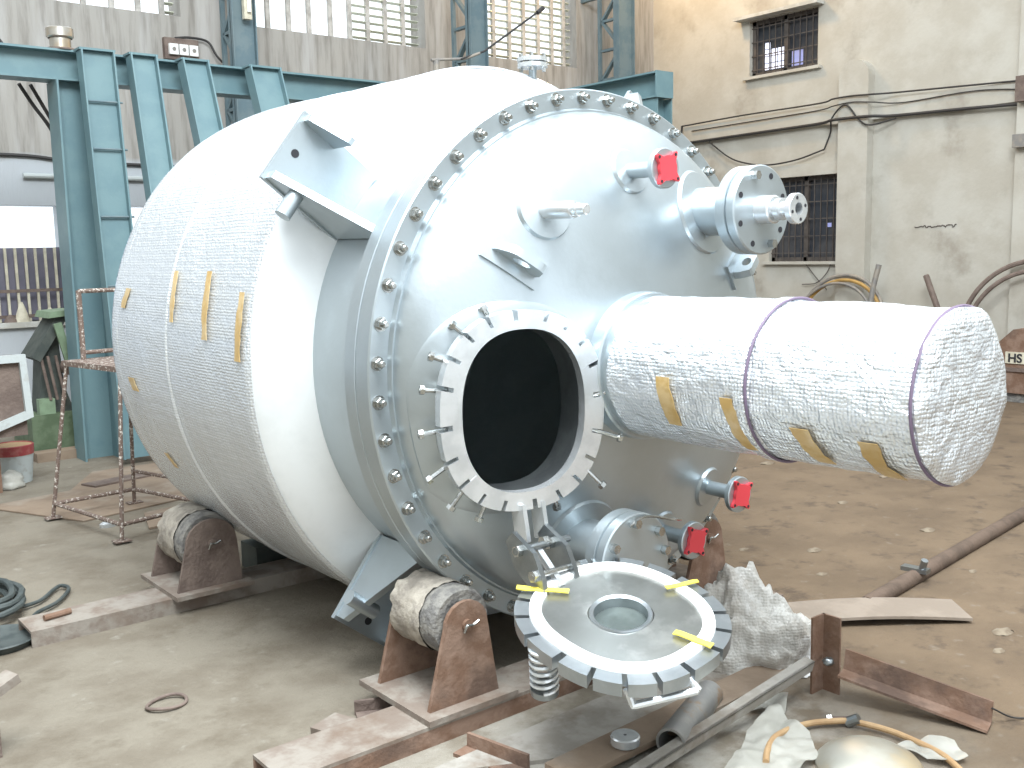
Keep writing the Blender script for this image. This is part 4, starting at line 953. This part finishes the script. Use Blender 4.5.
blob('weld_spatter', (2.935, 1.925, .125), (.022, .018, .014), 'steel_dark', 'blue grey weld bead where the steel angles meet', 'weld', 9)
# low steel sheet with rust edge under the cover
plate([(1.55, 2.40), (2.05, 2.14), (2.64, 2.20), (3.15, 2.14), (2.95, 2.40), (2.3, 2.42)], .001, .012, 'concrete_dust', 'dusty grey sheet on the floor in front of the front channel')
single('flat_bar', MB().bar((1.85, 2.10, .03), (3.16, 2.15, .03), .13, .02), 'plate_brown', 'long brown flat bar lying below the manhole cover', 'bar', smooth=False)
# pipe offcut, plug, plastic, hose, dish
t_ = thing('pipe_offcut', (2.36, 2.03, 0), 'short grey pipe offcut with an orange rust streak', 'pipe')
pa, pb = Vector((2.20, 1.985, .05)), Vector((2.56, 2.135, .05)); d_ = (pb-pa).normalized(); xa = d_.orthogonal().normalized(); ya = d_.cross(xa); ln = (pb-pa).length
MB().lathe([(0, .04), (0, .048), (ln, .048), (ln, .04), (0, .04)], lambda t, r, a: pa+d_*t+r*(cos(a)*xa+sin(a)*ya), 28).build('pipe_wall', 'pipe', t_)
t_ = thing('steel_plug', (2.105, 2.085, .013), 'round steel plug standing on the dusty sheet near the bottom edge', 'plug')
K_ = lambda t, r, a: Vector((2.105+r*cos(a), 2.085+r*sin(a), .013+t))
MB().lathe([(0, .0001), (0, .036), (.03, .036)], K_, 28).build('shank', 'steel_dark', t_)
MB().lathe([(.03, .036), (.03, .043), (.034, .046), (.056, .046), (.060, .042), (.060, .0001)], K_, 28).build('cap', 'steel', t_)
MB().lathe([(.0605, .0001), (.0605, .005), (.0585, .005)], K_, 10).build('centre_hole', 'hole', t_)
single('hose_hoop', MB().tube(spline([(2.37, 1.76, .02), (2.43, 1.80, .02), (2.51, 1.835, .02), (2.60, 1.84, .02), (2.68, 1.82, .02), (2.74, 1.785, .02), (2.79, 1.74, .02), (2.82, 1.64, .02), (2.82, 1.55, .02), (2.80, 1.44, .02), (2.74, 1.34, .02)]), .010, 10), 'hose_brown', 'curved ochre hose around the steel dish at the bottom edge', 'hose')
single('hose_clip', MB().tube([(2.785, 1.755, .012), (2.80, 1.72, .034)], .017, 10), 'steel_dark', 'small metal clip on the ochre hose', 'clip')
single('steel_dish', MB().lathe([(0, .155), (.012, .155), (.03, .14), (.052, .105), (.066, .06), (.070, .0001)], lambda t, r, a: Vector((2.60+r*cos(a), 1.56+r*sin(a), t)), 48), 'dome', 'domed brushed steel dish at the bottom edge of the photo', 'dish')
def sheet(poly, z, amp, mt, label, seed):
    """creased plastic film: fan-subdivided outline with raised folds"""
    bm = bmesh.new(); f = bm.faces.new([bm.verts.new((x, y, 0)) for x, y in poly]); bmesh.ops.triangulate(bm, faces=[f])
    for _ in range(4): bmesh.ops.subdivide_edges(bm, edges=bm.edges[:], cuts=1, use_grid_fill=True)
    bm.verts.ensure_lookup_table()
    for i, v in enumerate(bm.verts): v.index = i
    vs = []
    for v in bm.verts:
        h = z+amp*abs(noise.noise(Vector((v.co.x*7+seed, v.co.y*7, 0))))*2+amp*.4*noise.noise(Vector((v.co.x*22, v.co.y*22, seed)))
        vs.append(Vector((v.co.x, v.co.y, max(.003, h))))
    fs = [tuple(v.index for v in f.verts) for f in bm.faces]; bm.free()
    n = len(vs); vs2 = vs+[q-Vector((0, 0, .0015)) for q in vs]; fs2 = fs+[tuple(reversed([i+n for i in f])) for f in fs]
    return single('plastic_sheet', MB().add(vs2, fs2), mt, label, 'plastic sheet', angle=80)
sheet([(2.20, 1.80), (2.42, 1.88), (2.50, 1.93), (2.70, 1.97), (2.64, 1.86), (2.62, 1.78), (2.52, 1.68), (2.40, 1.66)], .015, .022, 'plastic', 'creased clear plastic film left of the steel dish', 3)
sheet([(2.72, 1.58), (2.86, 1.52), (2.91, 1.46), (2.84, 1.38), (2.76, 1.42)], .015, .02, 'plastic', 'creased clear plastic film right of the steel dish', 8)
sheet([(2.62, 2.02), (2.74, 2.05), (2.80, 1.99), (2.70, 1.93)], .01, .02, 'plastic', 'small white plastic scrap behind the ochre hose', 5)
t_ = thing('floor_bolt', (2.80, 1.785, 0), 'short dark bolt lying behind the ochre hose', 'bolt')
MB().tube([(2.765, 1.81, .012), (2.825, 1.755, .012)], .009, 10).build('shank', 'rust_dark', t_)
MB().tube([(2.76, 1.815, .013), (2.772, 1.803, .013)], .013, 6).build('head', 'bolt', t_, smooth=False)
single('loose_wire', MB().tube(spline([(3.13, 1.45, .06), (3.22, 1.42, .01), (3.30, 1.36, .008), (3.36, 1.28, .008)]), .003, 6), 'black', 'fine black wire trailing from the end of the rusty angle', 'wire')
# crumbs and scraps on the earth floor
for i, (x, y, s) in enumerate(((4.35, 2.95, .045), (4.05, 2.70, .03), (4.75, 2.05, .03), (5.1, 2.75, .05), (3.95, 1.80, .05), (4.9, 3.9, .06), (5.3, 3.4, .04), (4.1, 3.2, .03), (5.6, 2.3, .04), (3.75, 1.72, .03), (6.1, 3.6, .05), (5.0, 4.6, .05), (4.6, 2.25, .025), (5.9, 4.4, .06))):
    bm = bmesh.new(); bmesh.ops.create_icosphere(bm, subdivisions=2, radius=1)
    vs = [Vector((x+v.co.x*s*(1+.5*noise.noise(v.co*2+Vector((i, 0, 0)))), y+v.co.y*s*.7*(1+.5*noise.noise(v.co*2+Vector((i, 4, 0)))), max(.001, v.co.z*s*.2))) for v in bm.verts]
    fs = [tuple(v.index for v in f.verts) for f in bm.faces]; bm.free()
    single('floor_scrap', MB().add(vs, fs), 'debris', 'small pale crumb of rubbish on the brown earth floor', 'rubbish', 'pale crumbs on the earth floor')
